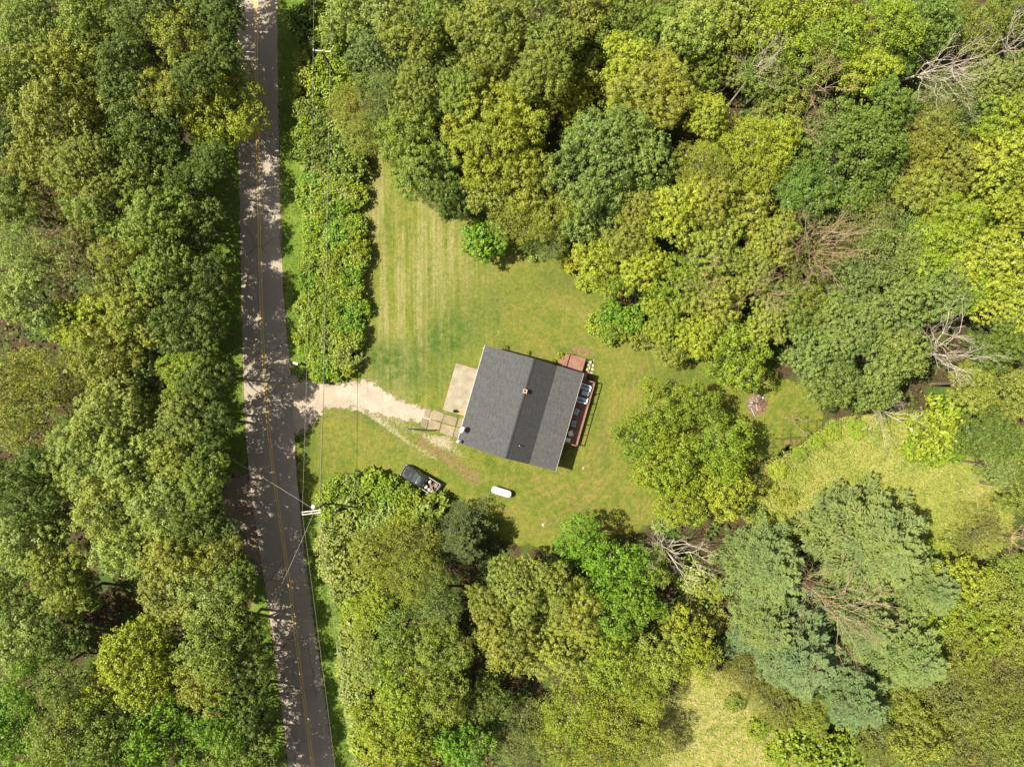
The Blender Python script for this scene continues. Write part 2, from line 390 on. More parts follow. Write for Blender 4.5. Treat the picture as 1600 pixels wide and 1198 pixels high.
t.set(va.inputs[0], t.pos()); wv = t.n('ShaderNodeTexNoise'); wv.inputs['Scale'].default_value = 0.6; t.set(wv.inputs['Vector'], t.pos()); t.t.links.new(wv.outputs['Color'], va.inputs[1])
c = t.mix(t.math('MULTIPLY', t.ramp(vo.outputs[0], 0.010, 0.002), t.ramp(t.noise(0.08, 2), 0.48, 0.56)), c, (0.075, 0.065, 0.054))
M_asphalt = t.done(t.pbr(c, 0.9, 0, 0.25, t.bump(nf, 0.4, 0.02)))
road = MB(); ys_ = list(range(-900, 2001, 12)); 
for y in ys_:
    jl = random.uniform(-0.5, 0.5); jr = random.uniform(-0.5, 0.5)
    l = smooth_interp(LEFT, y)+jl; r = smooth_interp(RIGHT, y)+jr
    road.v += [(*G(l, y), 0.016), (*G(r, y), 0.016)]
for i in range(len(ys_)-1): road.f.append((2*i, 2*i+2, 2*i+3, 2*i+1))
road_o = tag(road.build('road', M_asphalt), kind='structure')
t = NT('yellow_road_paint')
w = t.ramp(t.math('ADD', t.noise(6, 5, 0.7), t.math('MULTIPLY', t.noise(0.5, 3), 0.6)), 0.62, 0.95)
M_yline = t.done(t.pbr(t.mix(w, (0.50, 0.34, 0.075), (0.32, 0.24, 0.12)), 0.8))
for off in (-0.15, 0.15):
    ln = MB()
    for y in ys_:
        x_, y_ = G(smooth_interp(MID, y), y)
        ln.v += [(x_+off-0.07, y_, 0.020), (x_+off+0.07, y_, 0.020)]
    for i in range(len(ys_)-1): ln.f.append((2*i, 2*i+2, 2*i+3, 2*i+1))
    ln.build('center_line', M_yline, road_o)

# ================================================================== HOUSE
U = Vector((math.cos(HROT), math.sin(HROT), 0)); V = Vector((-math.sin(HROT), math.cos(HROT), 0))
def HL(a, b, z=0.0): return Vector((HC.x, HC.y, 0)) + U*a + V*b + Vector((0, 0, z))
def to_local(px, py, z):
    w = P(px, py, z) - Vector((HC.x, HC.y, 0)); return w.dot(U), w.dot(V)

t = NT('roof_shingles')
def shingle(name, base):
    t = NT(name); o = t.obj()
    br = t.n('ShaderNodeTexBrick'); t.set(br.inputs['Vector'], t.mapv(o, (1, 1, 1), (0, 0, math.pi/2)))
    br.inputs['Scale'].default_value = 1.0; br.inputs['Brick Width'].default_value = 0.32; br.inputs['Row Height'].default_value = 0.14
    br.inputs['Mortar Size'].default_value = 0.010; br.inputs['Bias'].default_value = 0.0
    br.inputs['Color1'].default_value = (*[c*0.80 for c in base], 1); br.inputs['Color2'].default_value = (*[c*1.20 for c in base], 1); br.inputs['Mortar'].default_value = (*[c*0.4 for c in base], 1)
    n1 = t.noise(1.0, 5, 0.6, t.mapv(o, (0.5, 1.6, 1))); nf = t.noise(26, 3, 0.7, o)
    c = t.mix(0.5, br.outputs['Color'], t.mix(t.ramp(n1, 0.3, 0.7), (0.80, 0.81, 0.83), (1.20, 1.19, 1.17)), 'MULTIPLY')
    c = t.mix(0.6, c, t.mix(t.ramp(nf, 0.3, 0.7), (0.6, 0.6, 0.6), (1.35, 1.35, 1.35)), 'MULTIPLY')
    return t.done(t.pbr(c, 0.85, 0, 0.3, t.bump(br.outputs['Fac'], -0.5, 0.02)))
M_sh_l = shingle('shingle_charcoal', (0.046, 0.047, 0.050))
M_sh_shaded = shingle('shingle_shaded', (0.028, 0.028, 0.030))  # slope turned from the sun: its shade is put into the colour
M_sh_r = shingle('shingle_grey', (0.056, 0.056, 0.057))
t = NT('house_siding')
wv = t.n('ShaderNodeTexWave', bands_direction='Z', wave_profile='SAW'); wv.inputs['Scale'].default_value = 1.6; t.set(wv.inputs['Vector'], t.obj())
M_siding = t.done(t.pbr(t.mix(t.noise(2, 5, 0.6, t.obj()), (0.38, 0.34, 0.27), (0.52, 0.47, 0.39)), 0.7, 0, 0.3, t.bump(wv.outputs['Fac'], 0.6, 0.02)))
M_white = plain('white_paint', (0.72, 0.70, 0.64), 0.5, 0, 0.4, 0.08)
M_glass = plain('window_glass', (0.03, 0.035, 0.04), 0.06, 0, 0.6, 0.05)
M_brick = plain('chimney_brick', (0.30, 0.15, 0.10), 0.9, 0, 0.2, 0.25, 6, 0.4)
M_tan = plain('chimney_mortar', (0.26, 0.195, 0.14), 0.9, 0, 0.2, 0.15, 6)
M_black = plain('black_matt', (0.015, 0.015, 0.016), 0.7)
M_gal = plain('galvanised_metal', (0.42, 0.43, 0.44), 0.45, 0.7, 0.5, 0.12)

house = empty('house', HL(0, 0, 0), HROT)
tag(house, 'house with grey shingle roof, brick chimney and satellite dishes beside the deck', 'house')
A0, A1, B0, B1 = -6.75, 6.75, -6.7, 6.7
ZE, ZR, AB, ZB, ZF = 3.55, 5.80, 3.2, 4.42, 3.75                  # left eave, ridge, slope break, break height, right eave
WA0, WA1, WB0, WB1 = -6.35, 6.35, -6.3, 6.3
def roof_z(a):
    if a <= 0: return ZE + (a-A0)/(0-A0)*(ZR-ZE)
    if a <= AB: return ZR + (a/AB)*(ZB-ZR)
    return ZB + (a-AB)/(A1-AB)*(ZF-ZB)
prof = [(WA0, 0), (WA1, 0)] + [(a, roof_z(a)-0.16) for a in (WA1, AB, 0, WA0)]
w = MB(); w.loft([[Vector((a, b, z)) for a, z in prof] for b in (WB1, WB0)], True); w.build('wall', M_siding, house)
def slab(name, a0, a1, z0, z1, th, mat, b0=B0, b1=B1):
    L = math.hypot(a1-a0, z1-z0); ang_ = math.atan2(z1-z0, a1-a0)
    m = MB(); m.box((0, 0, -th/2), (L, b1-b0, th))
    o = m.build(name, mat, house); o.location = ((a0+a1)/2, (b0+b1)/2, (z0+z1)/2); o.rotation_euler = (0, -ang_, 0)
    return o
slab('roof', A0, 0, ZE, ZR, 0.12, M_sh_l)
slab('roof', 0.004, AB, ZR, ZB, 0.12, M_sh_shaded, B0+0.003, B1-0.003)
slab('roof', AB-0.10, A1, ZB+0.03, ZF, 0.12, M_sh_r, B0-0.004, B1+0.004)
m = MB()
for i in range(48):
    b = B0 + 0.14 + i*(B1-B0-0.28)/47
    for sgn in (-1, 1):
        sl = (ZR-ZE)/6.75 if sgn < 0 else (ZR-ZB)/AB
        ang_ = math.atan(sl)
        Mx = Matrix.Rotation(sgn*ang_, 3, 'Y') @ Matrix.Rotation(0.02, 3, 'X')
        m.box((sgn*0.085*math.cos(ang_), b, ZR+0.018-0.085*math.sin(ang_)), (0.17, 0.27, 0.035), M=Mx)
m.build('ridge_cap', shingle('ridge_shingle', (0.022, 0.022, 0.024)), house)
# white gutters, rake boards
for a, z in ((A0-0.036, ZE-0.10), (A1+0.036, ZF-0.10)):
    m = MB(); m.box((a, 0, z), (0.065, B1-B0+0.02, 0.11)); m.build('gutter', plain('gutter_enamel', (0.34, 0.33, 0.30), 0.5), house)
for b in (B0+0.03, B1-0.03):
    for a0, a1 in ((A0+0.02, -0.02), (0.02, AB-0.02), (AB+0.02, A1-0.02)):
        z0, z1 = roof_z(a0)-0.235, roof_z(a1)-0.235; L = math.hypot(a1-a0, z1-z0)
        m = MB(); m.box((0, 0, 0), (L, 0.03, 0.17)); o = m.build('rake_board', M_white, house); o.location = ((a0+a1)/2, b, (z0+z1)/2); o.rotation_euler = (0, -math.atan2(z1-z0, a1-a0), 0)
# chimney
ca, cb = to_local(820.5, 611, 6.3)
m = MB(); m.box((ca, cb, 5.75), (0.46, 0.46, 1.1)); ch = m.build('chimney', M_brick, house)
m = MB()
for dx, dy, sx, sy in ((-0.20, 0, 0.13, 0.53), (0.20, 0, 0.13, 0.53), (0, -0.20, 0.27, 0.13), (0, 0.20, 0.27, 0.13)): m.box((ca+dx, cb+dy, 6.36), (sx, sy, 0.12))
m.build('chimney_cap', M_tan, ch)
m = MB(); m.box((ca, cb, 6.31), (0.268, 0.268, 0.03)); m.build('flue', M_black, ch)
# pipe vent
va_, vb_ = to_local(819, 640, 5.8)
m = MB(); m.lathe([(0.05, 5.4), (0.05, 6.0), (0.045, 6.0)], (1.2, -4.6, 0), 10); m.build('roof_vent', M_gal, house)
# meter box and air unit at the lower gable wall
m = MB(); m.box((1.6, WB0-0.25, 0.9), (0.5, 0.45, 1.8), bev=0.04); m.build('wall_cabinet', plain('teal_grey_metal', (0.20, 0.27, 0.27), 0.5, 0.3), house)
m = MB(); m.box((2.15, WB0-0.10, 1.5), (0.28, 0.18, 0.4), bev=0.02); m.build('meter_box', M_gal, house)
# windows and doors on the four sides
def opening(name, wall, pos, z, wd, h):
    """wall: 'L','R','T','B'"""
    f = MB(); g = MB(); fr = 0.07
    def bx(mb, du, dz, su, sz, out, th):
        if wall in 'LR':
            s = -1 if wall == 'L' else 1; a = (WA0 if wall == 'L' else WA1) + s*out
            mb.box((a, pos+du, z+dz), (th, su, sz))
        else:
            s = -1 if wall == 'B' else 1; b = (WB0 if wall == 'B' else WB1) + s*out
            mb.box((pos+du, b, z+dz), (su, th, sz))
    for du, dz, su, sz in ((-wd/2, 0, fr, h+fr), (wd/2, 0, fr, h+fr), (0, h/2, wd-fr, fr), (0, -h/2, wd-fr, fr)): bx(f, du, dz, su, sz, 0.03, 0.06)
    o = f.build(name, M_white, house)
    if name == 'window':
        bx(g, 0, 0, wd-fr, h-fr, 0.008, 0.014); g.build('pane', M_glass, o)
    else:
        bx(g, 0, 0, wd-fr, h-fr, 0.015, 0.03); g.build('door_leaf', plain('door_paint', (0.16, 0.07, 0.05), 0.5), o)
        k = MB(); bx(k, wd*0.36, -0.05, 0.05, 0.05, 0.06, 0.06); k.build('handle', M_gal, o)
for b in (-1.5, 2.6, 5.0): opening('window', 'L', b, 1.7, 1.1, 1.2)
opening('door', 'L', -4.6, 1.05, 0.95, 2.05); opening('door', 'R', 4.6, 2.05, 0.95, 2.0)
for b in (-4.5, 0.0, 2.4): opening('window', 'R', b, 2.2, 1.2, 1.1)
for a in (-4.2, -0.6): opening('window', 'B', a, 1.7, 1.1, 1.2)
opening('window', 'T', -3.5, 1.7, 1.1, 1.2); opening('window', 'T', 1.0, 1.7, 1.1, 1.2); opening('door', 'T', 5.2, 2.05, 0.95, 2.0)
def downspout(a, b, ztop):
    m = MB(); m.tube([(a, b, ztop), (a, b, 0.25), (a+(0.3 if a > 0 else -0.3), b, 0.1)], 0.045, 6); m.build('downspout', M_white, house)
downspout(A0-0.03, 6.4, ZE-0.16); downspout(A1+0.03, -6.4, ZF-0.16)

# satellite dishes (stand on the roof)
M_dish = plain('dish_grey_white', (0.60, 0.63, 0.65), 0.45, 0, 0.4, 0.06)
def dish(px, py, zc, diam, axis, label):
    c = P(px, py, zc); root = empty('satellite_dish', (c.x, c.y, 0))
    a, b = (c - Vector((HC.x, HC.y, 0))).dot(U), (c - Vector((HC.x, HC.y, 0))).dot(V)
    base = roof_z(a); root.location.z = base
    tag(root, label, 'satellite dish', 'satellite dishes on the roof')
    ax = Vector(axis).normalized(); Mq = ax.to_track_quat('Z', 'Y').to_matrix()
    r = diam/2; cl = Vector((0, 0, zc-base))
    m = MB(); pr = [(0.001, 0.0)] + [(r*k/6, 0.16*r*(k/6)**2*1.6) for k in range(1, 7)] + [(r*1.0, 0.16*r*1.6-0.02), (r*0.5, 0.16*r*0.4-0.03), (0.001, -0.03)]
    m.lathe(pr, cl, 20, Mq); m.build('reflector', M_dish, root, True)
    tip = cl + ax*(r*1.0) + Mq @ Vector((0, -r*0.25, 0))
    m = MB(); m.tube([cl + Mq @ Vector((0, -r*0.95, 0.03)), tip], 0.018, 5); m.build('feed_arm', M_gal, root)
    m = MB(); m.tube([tip - ax*0.06, tip + ax*0.08], 0.045, 8); m.build('receiver', M_dish, root)
    m = MB(); m.tube([Vector((0, 0, -0.02)), cl - ax*0.05], 0.03, 6); m.box((0, 0, 0.0), (0.2, 0.2, 0.05)); m.build('mast', M_gal, root)
dish(723.0, 672, 4.75, 0.86, (-0.66, 0.40, 0.42), 'larger pale satellite dish tilted upward above the lower left corner of the roof')
dish(716.5, 690.0, 4.55, 0.50, (-0.88, 0.12, 0.14), 'smaller upright satellite dish on the very lower left corner of the roof')

# ------------------------------------------------------------------ patio and slabs
t = NT('concrete')
n1 = t.noise(0.7, 6, 0.65, t.obj()); nf = t.noise(12, 4, 0.7, t.obj())
c = t.mix(t.ramp(n1, 0.35, 0.65), (0.150, 0.130, 0.094), (0.225, 0.196, 0.148)); c = t.mix(t.ramp(t.noise(1.6, 6, 0.7, t.obj()), 0.58, 0.75), c, (0.13, 0.11, 0.075))
M_conc = t.done(t.pbr(t.mix(0.25, c, t.mix(nf, (0.5, 0.5, 0.5), (1.4, 1.4, 1.4)), 'MULTIPLY'), 0.9, 0, 0.2))
t = NT('tan_concrete')
n1 = t.noise(1.0, 6, 0.65); nf = t.noise(10, 4, 0.7)
c = t.mix(t.ramp(n1, 0.35, 0.65), (0.150, 0.118, 0.078), (0.205, 0.168, 0.118)); oi = t.n('ShaderNodeObjectInfo'); c = t.mix(1.0, c, t.mix(oi.outputs['Random'], (0.72, 0.74, 0.72), (1.12, 1.10, 1.08)), 'MULTIPLY')
c = t.mix(t.ramp(t.noise(1.3, 6, 0.75), 0.55, 0.70), c, (0.105, 0.105, 0.045)); M_conc2 = t.done(t.pbr(t.mix(0.4, c, t.mix(nf, (0.4, 0.4, 0.4), (1.4, 1.4, 1.4)), 'MULTIPLY'), 0.9, 0, 0.2))
pat = MB(); pat.box((-8.22, 0.07, 0.05), (3.70, 6.65, 0.16), bev=0.02)
o = pat.build('concrete_patio', M_conc); o.location = HL(0, 0, 0); o.rotation_euler.z = HROT
tag(o, 'weathered rectangular concrete patio slab against the left wall of the house', 'patio')
pad = empty('paved_landing', HL(-9.4, -5.0, 0), HROT); tag(pad, 'tan paved landing of worn slabs at the end of the driveway', 'paving')
cols_ = [(-2.55, 0.95), (-1.15, 1.75), (0.72, 1.9), (2.2, 0.95)]
for i, (cx_, wd) in enumerate(cols_):
    for j, (cy_, hh) in enumerate(((0.72, 1.32), (-0.70, 1.42))):
        m = MB(); zt = 0.095+random.uniform(-0.02, 0.02); j_ = lambda: random.uniform(-0.14, 0.02)
        cs = [(cx_+sx*(wd/2+j_()), cy_+sy*(hh/2+j_())) for sx, sy in ((-1, -1), (0, -1), (1, -1), (1, 0), (1, 1), (0, 1), (-1, 1), (-1, 0))]
        ctr = (cx_, cy_); m.loft([[Vector((x, y, -0.02)) for x, y in cs], [Vector((x, y, zt-0.02)) for x, y in cs], [Vector((x+(ctr[0]-x)*0.03, y+(ctr[1]-y)*0.03, zt)) for x, y in cs]])
        m.build('slab', M_conc2, pad)
st = empty('wooden_steps', HL(-7.3, -2.75, 0.13), HROT); tag(st, 'low brown wooden steps on the lower corner of the patio', 'steps')
M_oldwood = plain('old_wood', (0.30, 0.20, 0.12), 0.85, 0, 0.2, 0.3, 4)
for i in range(5):
    m = MB(); m.box((-0.05, -0.36+i*0.18, 0.10), (1.2, 0.155, 0.05)); m.build('board', M_oldwood, st)
for s_ in (-0.45, 0.4):
    m = MB(); m.box((s_, 0, 0.036), (0.06, 0.85, 0.07)); m.build('joist', M_oldwood, st)
# narrow dark potted evergreen on the patio
pa, pb = to_local(711, 640, 0.3)

# ------------------------------------------------------------------ deck
t = NT('red_deck_stain')
n1 = t.noise(1.2, 5, 0.6); gn = t.noise(1.0, 5, 0.7, t.mapv(t.pos(), (1.2, 12, 1), (0, 0, -HROT)))
M_deck = t.done(t.pbr(t.mix(t.ramp(t.math('ADD', t.math('MULTIPLY', n1, 0.5), t.math('MULTIPLY', gn, 0.5)), 0.38, 0.62), (0.125, 0.058, 0.040), (0.195, 0.100, 0.072)), 0.75, 0, 0.3))
DZ = 0.95
deck = empty('deck', HL(7.5, 1.6, 0), HROT); tag(deck, 'long red-brown raised deck with open railing along the right side of the house', 'deck')
def dl(a, b): return a-7.5, b-1.6
def boards(parent, off, a0, a1, b0, b1, z, along='b'):
    m = MB(); st_ = 0.145
    if along == 'b':
        n = max(1, int(round((a1-a0)/st_))); 
        for i in range(n):
            a = a0 + (i+0.5)*(a1-a0)/n; m.box((a-off[0], (b0+b1)/2-off[1], z-0.02+random.uniform(-0.002, 0.002)), ((a1-a0)/n-0.008, b1-b0, 0.04))
    else:
        n = max(1, int(round((b1-b0)/st_)))
        for i in range(n):
            b = b0 + (i+0.5)*(b1-b0)/n; m.box(((a0+a1)/2-off[0], b-off[1], z-0.02+random.uniform(-0.002, 0.002)), (a1-a0, (b1-b0)/n-0.008, 0.04))
    return tag(m.build('deck_boards', M_deck, parent), kind='stuff')
DOFF = (7.5, 1.6)
boards(deck, DOFF, 6.38, 8.80, -2.9, 6.05, DZ); boards(deck, DOFF, 6.38, 7.55, 6.06, 6.98, DZ)
def skirt(parent, off, a0, a1, b0, b1, z):
    for c_, d_ in ((((a0+a1)/2, b0), (a1-a0, 0.04)), (((a0+a1)/2, b1), (a1-a0, 0.04)), ((a0, (b0+b1)/2), (0.04, b1-b0-0.05)), ((a1, (b0+b1)/2), (0.04, b1-b0-0.05))):
        m = MB(); m.box((c_[0]-off[0], c_[1]-off[1], z-0.15), (d_[0], d_[1], 0.2)); m.build('rim_joist', M_deck, parent)
skirt(deck, DOFF, 6.42, 8.77, -2.87, 6.02, DZ)
def railing(parent, off, pts, z, h=0.92, step=1.6, balusters=False):
    for (a0, b0), (a1, b1) in zip(pts[:-1], pts[1:]):
        L = math.hypot(a1-a0, b1-b0); n = max(1, int(round(L/step))); an = math.atan2(b1-b0, a1-a0)
        for i in range(n+1):
            f = i/n; m = MB(); m.box((a0+(a1-a0)*f-off[0], b0+(b1-b0)*f-off[1], z/2+h/2), (0.09, 0.09, z+h)); m.build('post', M_deck, parent)
        m = MB(); m.box(((a0+a1)/2-off[0], (b0+b1)/2-off[1], z+h+0.02), (L+0.1, 0.13, 0.035), rz=an); m.build('handrail', M_deck, parent)
        m = MB(); m.box(((a0+a1)/2-off[0], (b0+b1)/2-off[1], z+0.10), (L, 0.04, 0.07), rz=an); m.build('lower_rail', M_deck, parent)
railing(deck, DOFF, [(7.6, 6.0), (8.74, 6.0), (8.74, -2.84), (6.9, -2.84)], DZ)
for b in (-1.3, 1.5, 4.3):
    m = MB(); m.box((6.6-7.5, b-1.6, DZ/2-0.03), (0.12, 0.12, DZ-0.06)); m.build('support_post', M_deck, deck)
plat = empty('deck_platform', HL(5.3, 7.8, 0), HROT); tag(plat, 'small square red-brown deck platform at the upper right corner of the house', 'deck')
POFF = (5.3, 7.8)
boards(plat, POFF, 3.92, 6.68, 7.0, 8.82, DZ, 'a'); boards(plat, POFF, 3.92, 6.36, 6.38, 6.99, DZ, 'a')
skirt(plat, POFF, 3.95, 6.65, 6.42, 8.79, DZ)
railing(plat, POFF, [(3.98, 6.5), (3.98, 8.76)], DZ); railing(plat, POFF, [(6.62, 7.05), (6.62, 8.76)], DZ)
for i in range(2):
    m = MB(); m.box((3.76-0.24*i-5.3, 7.6-7.8, DZ-0.35*(i+1)), (0.24, 1.7, 0.045)); m.build('stair_tread', M_deck, plat)
for b in (6.8, 8.4):
    m = MB(); m.box((3.64-5.3, b-7.8, 0.33), (0.46, 0.04, 0.66)); m.build('stringer', M_deck, plat)
# stepping stones beside the platform
fl = empty('stepping_stone_path', (*G(921, 571), 0)); tag(fl, 'cluster of pale round stepping stones beside the small deck platform', 'stones')
M_stone = plain('pale_stone', (0.30, 0.26, 0.19), 0.9, 0, 0.2, 0.25, 5, 0.4)
for (px, py, r) in ((918, 564, 2.6), (923, 566, 2.6), (926, 571, 2.4), (919, 570, 2.4), (922, 575, 2.6), (917, 577, 2.2), (926, 577, 2.3), (920, 581, 2.3), (924, 583, 1.8), (915, 583, 1.8), (927, 563, 1.6)):
    x, y = G(px, py); x0, y0 = G(921, 571); n = 9
    rr = [r/S0*random.uniform(0.8, 1.2) for _ in range(n)]
    ring = lambda k, z: [Vector((x-x0+k*rr[i]*math.cos(i*2*math.pi/n), y-y0+k*rr[i]*math.sin(i*2*math.pi/n), z)) for i in range(n)]
    m = MB(); m.loft([ring(1.0, 0.0), ring(1.0, 0.05), ring(0.82, 0.075)]); m.build('stone', M_stone, fl)

# deck furniture
M_wick = plain('furniture_frame', (0.62, 0.63, 0.64), 0.5, 0, 0.4, 0.06); M_cush = plain('blue_grey_cushion', (0.28, 0.34, 0.42), 0.85, 0, 0.2, 0.15); M_dkc = plain('dark_navy_cushion', (0.03, 0.035, 0.05), 0.85)
def sofa(a, b, rz, label, wd=1.55):
    r = empty('loveseat', HL(a, b, DZ), HROT+rz); tag(r, label, 'sofa', 'deck furniture')
    m = MB(); m.box((0, 0, 0.17), (0.72, wd, 0.30), bev=0.03); m.build('base', M_wick, r)
    m = MB(); m.box((-0.33, 0, 0.50), (0.14, wd-0.01, 0.62), bev=0.04); m.build('backrest', M_wick, r)
    for s in (-1, 1):
        m = MB(); m.box((0.02, s*(wd/2+0.055), 0.30), (0.74, 0.13, 0.58), bev=0.04); m.build('armrest', M_wick, r)
        m = MB(); m.box((0.06, s*wd/4, 0.39), (0.60, wd/2-0.04, 0.14), bev=0.05); m.build('cushion', M_cush, r)
    m = MB(); m.box((-0.2, 0.1, 0.56), (0.12, 0.9, 0.32), bev=0.05); m.build('pillow', M_dkc, r)
a, b = to_local(914, 605, 1.5); sofa(a, b, math.radians(-92), 'pale deck sofa with dark pillow nearest the top end of the long deck', 1.5)
a, b = to_local(908.5, 624.5, 1.5); sofa(a, b, math.radians(91), 'pale deck sofa facing the other across the coffee table, nearer the armchairs', 1.5)
a, b = to_local(914.5, 614.5, 1.4)
ct = empty('coffee_table', HL(a, b, DZ), HROT); tag(ct, 'low glass-topped coffee table between the two deck sofas', 'table')
m = MB(); m.box((0, 0, 0.43), (0.95, 0.6, 0.025), bev=0.01); m.build('table_top', plain('table_glass', (0.25, 0.30, 0.34), 0.08, 0, 0.7, 0.05), ct)
m = MB(); m.box((0, 0, 0.40), (0.85, 0.5, 0.03)); m.build('apron', M_wick, ct)
for sx in (-0.4, 0.4):
    for sy in (-0.22, 0.22):
        m = MB(); m.box((sx, sy, 0.195), (0.05, 0.05, 0.39)); m.build('leg', M_wick, ct)
a, b = to_local(922.3, 615, 1.4)
pl_ = empty('flower_pot', HL(a, b, DZ)); tag(pl_, 'small dark flower pot against the deck railing beside the coffee table', 'pot')
m = MB(); m.lathe([(0.12, 0), (0.17, 0.30), (0.19, 0.31), (0.19, 0.35), (0.16, 0.35)], (0, 0, 0), 12); m.build('pot', M_black, pl_)
m = MB(); m.lathe([(0.158, 0.30), (0.16, 0.335), (0.001, 0.345)], (0, 0, 0), 12); m.build('soil', plain('potting_soil', (0.03, 0.02, 0.015), 0.95), pl_)
def armchair(a, b, rz, label, mat_c, mat_f):
    r = empty('armchair', HL(a, b, DZ), HROT+rz); tag(r, label, 'chair', 'armchairs in a row on the deck')
    m = MB(); m.box((0, 0, 0.40), (0.56, 0.56, 0.10), bev=0.03); m.build('seat', mat_c, r)
    m = MB(); Mx = Matrix.Rotation(-0.22, 3, 'Y'); m.box((-0.33, 0, 0.72), (0.07, 0.56, 0.62), M=Mx, bev=0.025); m.build('backrest', mat_c, r)
    for s in (-1, 1):
        m = MB(); m.box((0.0, s*0.335, 0.60), (0.60, 0.07, 0.04), bev=0.01); m.build('armrest', mat_f, r)
        for x in (-0.26, 0.26):
            m = MB(); m.box((x, s*0.335, 0.29), (0.05, 0.05, 0.58)); m.build('leg', mat_f, r)
for px, py, rz, lab, mc in ((901.5, 643.5, -0.2, 'blue-grey armchair on the deck nearest the sofas', M_cush), (897, 662, 0.12, 'darker blue-grey armchair in the middle of the three on the deck', plain('slate_cushion', (0.20, 0.25, 0.31), 0.85)),
                            (892.5, 677, 0.55, 'pale turned armchair on the deck nearest its lower end', M_wick)):
    a, b = to_local(px, py, 1.6); armchair(a, b, rz, lab, mc, M_wick)
a, b = to_local(886.5, 687, 1.5)
gr_ = empty('storage_bench', HL(a, b, DZ), HROT); tag(gr_, 'pale storage bench half under the eave at the lower end of the deck', 'bench')
m = MB(); m.box((0, 0, 0.24), (0.80, 0.50, 0.46), bev=0.03); m.build('box', M_cush, gr_)
m = MB(); m.box((0, 0, 0.50), (0.86, 0.56, 0.06), bev=0.02); m.build('lid', M_wick, gr_)

# ------------------------------------------------------------------ thin black line on the grass
pp = MB(); q = [P(x, y, 0.06) for x, y in ((637, 669.6), (648, 670.4), (660, 671.6), (672, 672.0), (684, 671.8))]
pp.tube(q, [0.07, 0.10, 0.12, 0.12, 0.11], 8); tag(pp.build('black_line', M_black, None, True), 'long thin black line along the grass beside the tan landing', 'pipe')

# ------------------------------------------------------------------ propane tank
c0 = P(784, 767, 0); ang_ = -math.radians(17)
tk = empty('propane_tank', c0, ang_); tag(tk, 'white capsule-shaped propane tank on the lawn below the house', 'tank')
M_tank = plain('tank_white_enamel', (0.80, 0.79, 0.76), 0.35, 0, 0.5, 0.03)
m = MB(); rr = 0.49; Lh = 0.98; pr = []
for k in range(0, 9): th = math.pi/2*k/8; pr.append((max(0.001, rr*math.sin(th)), -Lh-rr*0.9*math.cos(th)))
for k in range(8, -1, -1): th = math.pi/2*k/8; pr.append((max(0.001, rr*math.sin(th)), Lh+rr*0.9*math.cos(th)))
m.lathe(pr, (0, 0, 0.72), 24, Matrix.Rotation(math.pi/2, 3, 'Y')); m.build('shell', M_tank, tk, True)
m = MB(); m.lathe([(0.19, 1.18), (0.19, 1.30), (0.15, 1.37), (0.06, 1.40), (0.001, 1.405)], (0.03, 0, 0), 16); m.build('valve_dome', plain('dome_dusty_pink', (0.42, 0.30, 0.27), 0.6), tk, True)
for x in (-0.75, 0.75):
    m = MB(); m.box((x, 0, 0.14), (0.16, 0.62, 0.28)); m.build('foot', M_conc, tk)

# ------------------------------------------------------------------ pickup truck
tr = empty('pickup_truck', P(658.2, 748.2, 0), math.atan2(29.6, -50)); tag(tr, 'black pickup truck with junk in its bed parked beside the thicket', 'truck')
M_blk = plain('truck_black_paint', (0.014, 0.015, 0.016), 0.16, 0.0, 0.8, 0.15); M_chr = plain('chrome', (0.55, 0.55, 0.55), 0.2, 0.9, 0.5, 0.05); M_rub = plain('rubber', (0.02, 0.02, 0.02), 0.9)
M_tg = plain('truck_glass', (0.035, 0.045, 0.045), 0.08, 0, 0.7, 0.05); M_bedl = plain('bed_liner', (0.03, 0.03, 0.03), 0.9)
def sect(x, hw, z0, z1, r=0.12, top_in=0.0):
    """rounded cross-section of the body at x"""
    hwt = hw - top_in
    pts = [(hw-0.05, z0), (hw, z0+0.10), (hw+0.01, (z0+z1)/2), (hwt, z1-r), (hwt-r*0.35, z1-r*0.3), (hwt-r, z1)]
    return [Vector((x, y, z)) for y, z in pts] + [Vector((x, -y, z)) for y, z in reversed(pts)]
# front: x = +2.7, tail: x = -2.65
m = MB(); m.loft([sect(2.72, 0.66, 0.50, 0.86, 0.1), sect(2.66, 0.80, 0.42, 0.96, 0.12), sect(2.45, 0.91, 0.38, 1.03, 0.12), sect(2.0, 0.95, 0.36, 1.09, 0.12), sect(1.2, 0.96, 0.36, 1.14, 0.10, 0.01), sect(0.95, 0.96, 0.36, 1.14, 0.10, 0.02),
                 sect(-0.75, 0.96, 0.36, 1.14, 0.10, 0.02), sect(-0.80, 0.95, 0.36, 1.12, 0.08, 0.02)]); body = m.build('body', M_blk, tr, True)
m = MB(); m.box((2.0, 0, 1.085), (0.9, 0.9, 0.10), bev=0.045); m.build('hood_bulge', M_blk, tr)
def cabsec(x, hw, z1): 
    pts = [(0.93, 1.10), (hw+0.05, z1-0.12), (hw, z1-0.03), (hw-0.12, z1)]
    return [Vector((x, y, z)) for y, z in pts] + [Vector((x, -y, z)) for y, z in reversed(pts)]
m = MB(); m.loft([cabsec(1.12, 0.86, 1.16), cabsec(0.42, 0.72, 1.70), cabsec(0.25, 0.71, 1.76), cabsec(-0.50, 0.71, 1.76), cabsec(-0.62, 0.72, 1.70), cabsec(-0.79, 0.84, 1.18)]); m.build('cab', M_blk, tr, True)
def quad(name, pts, mat, par=tr):
    m = MB(); P4 = [Vector(p) for p in pts]; n = (P4[1]-P4[0]).cross(P4[3]-P4[0]).normalized()*0.012
    m.loft([[p_-n for p_ in P4], [p_+n for p_ in P4]]); return m.build(name, mat, par)
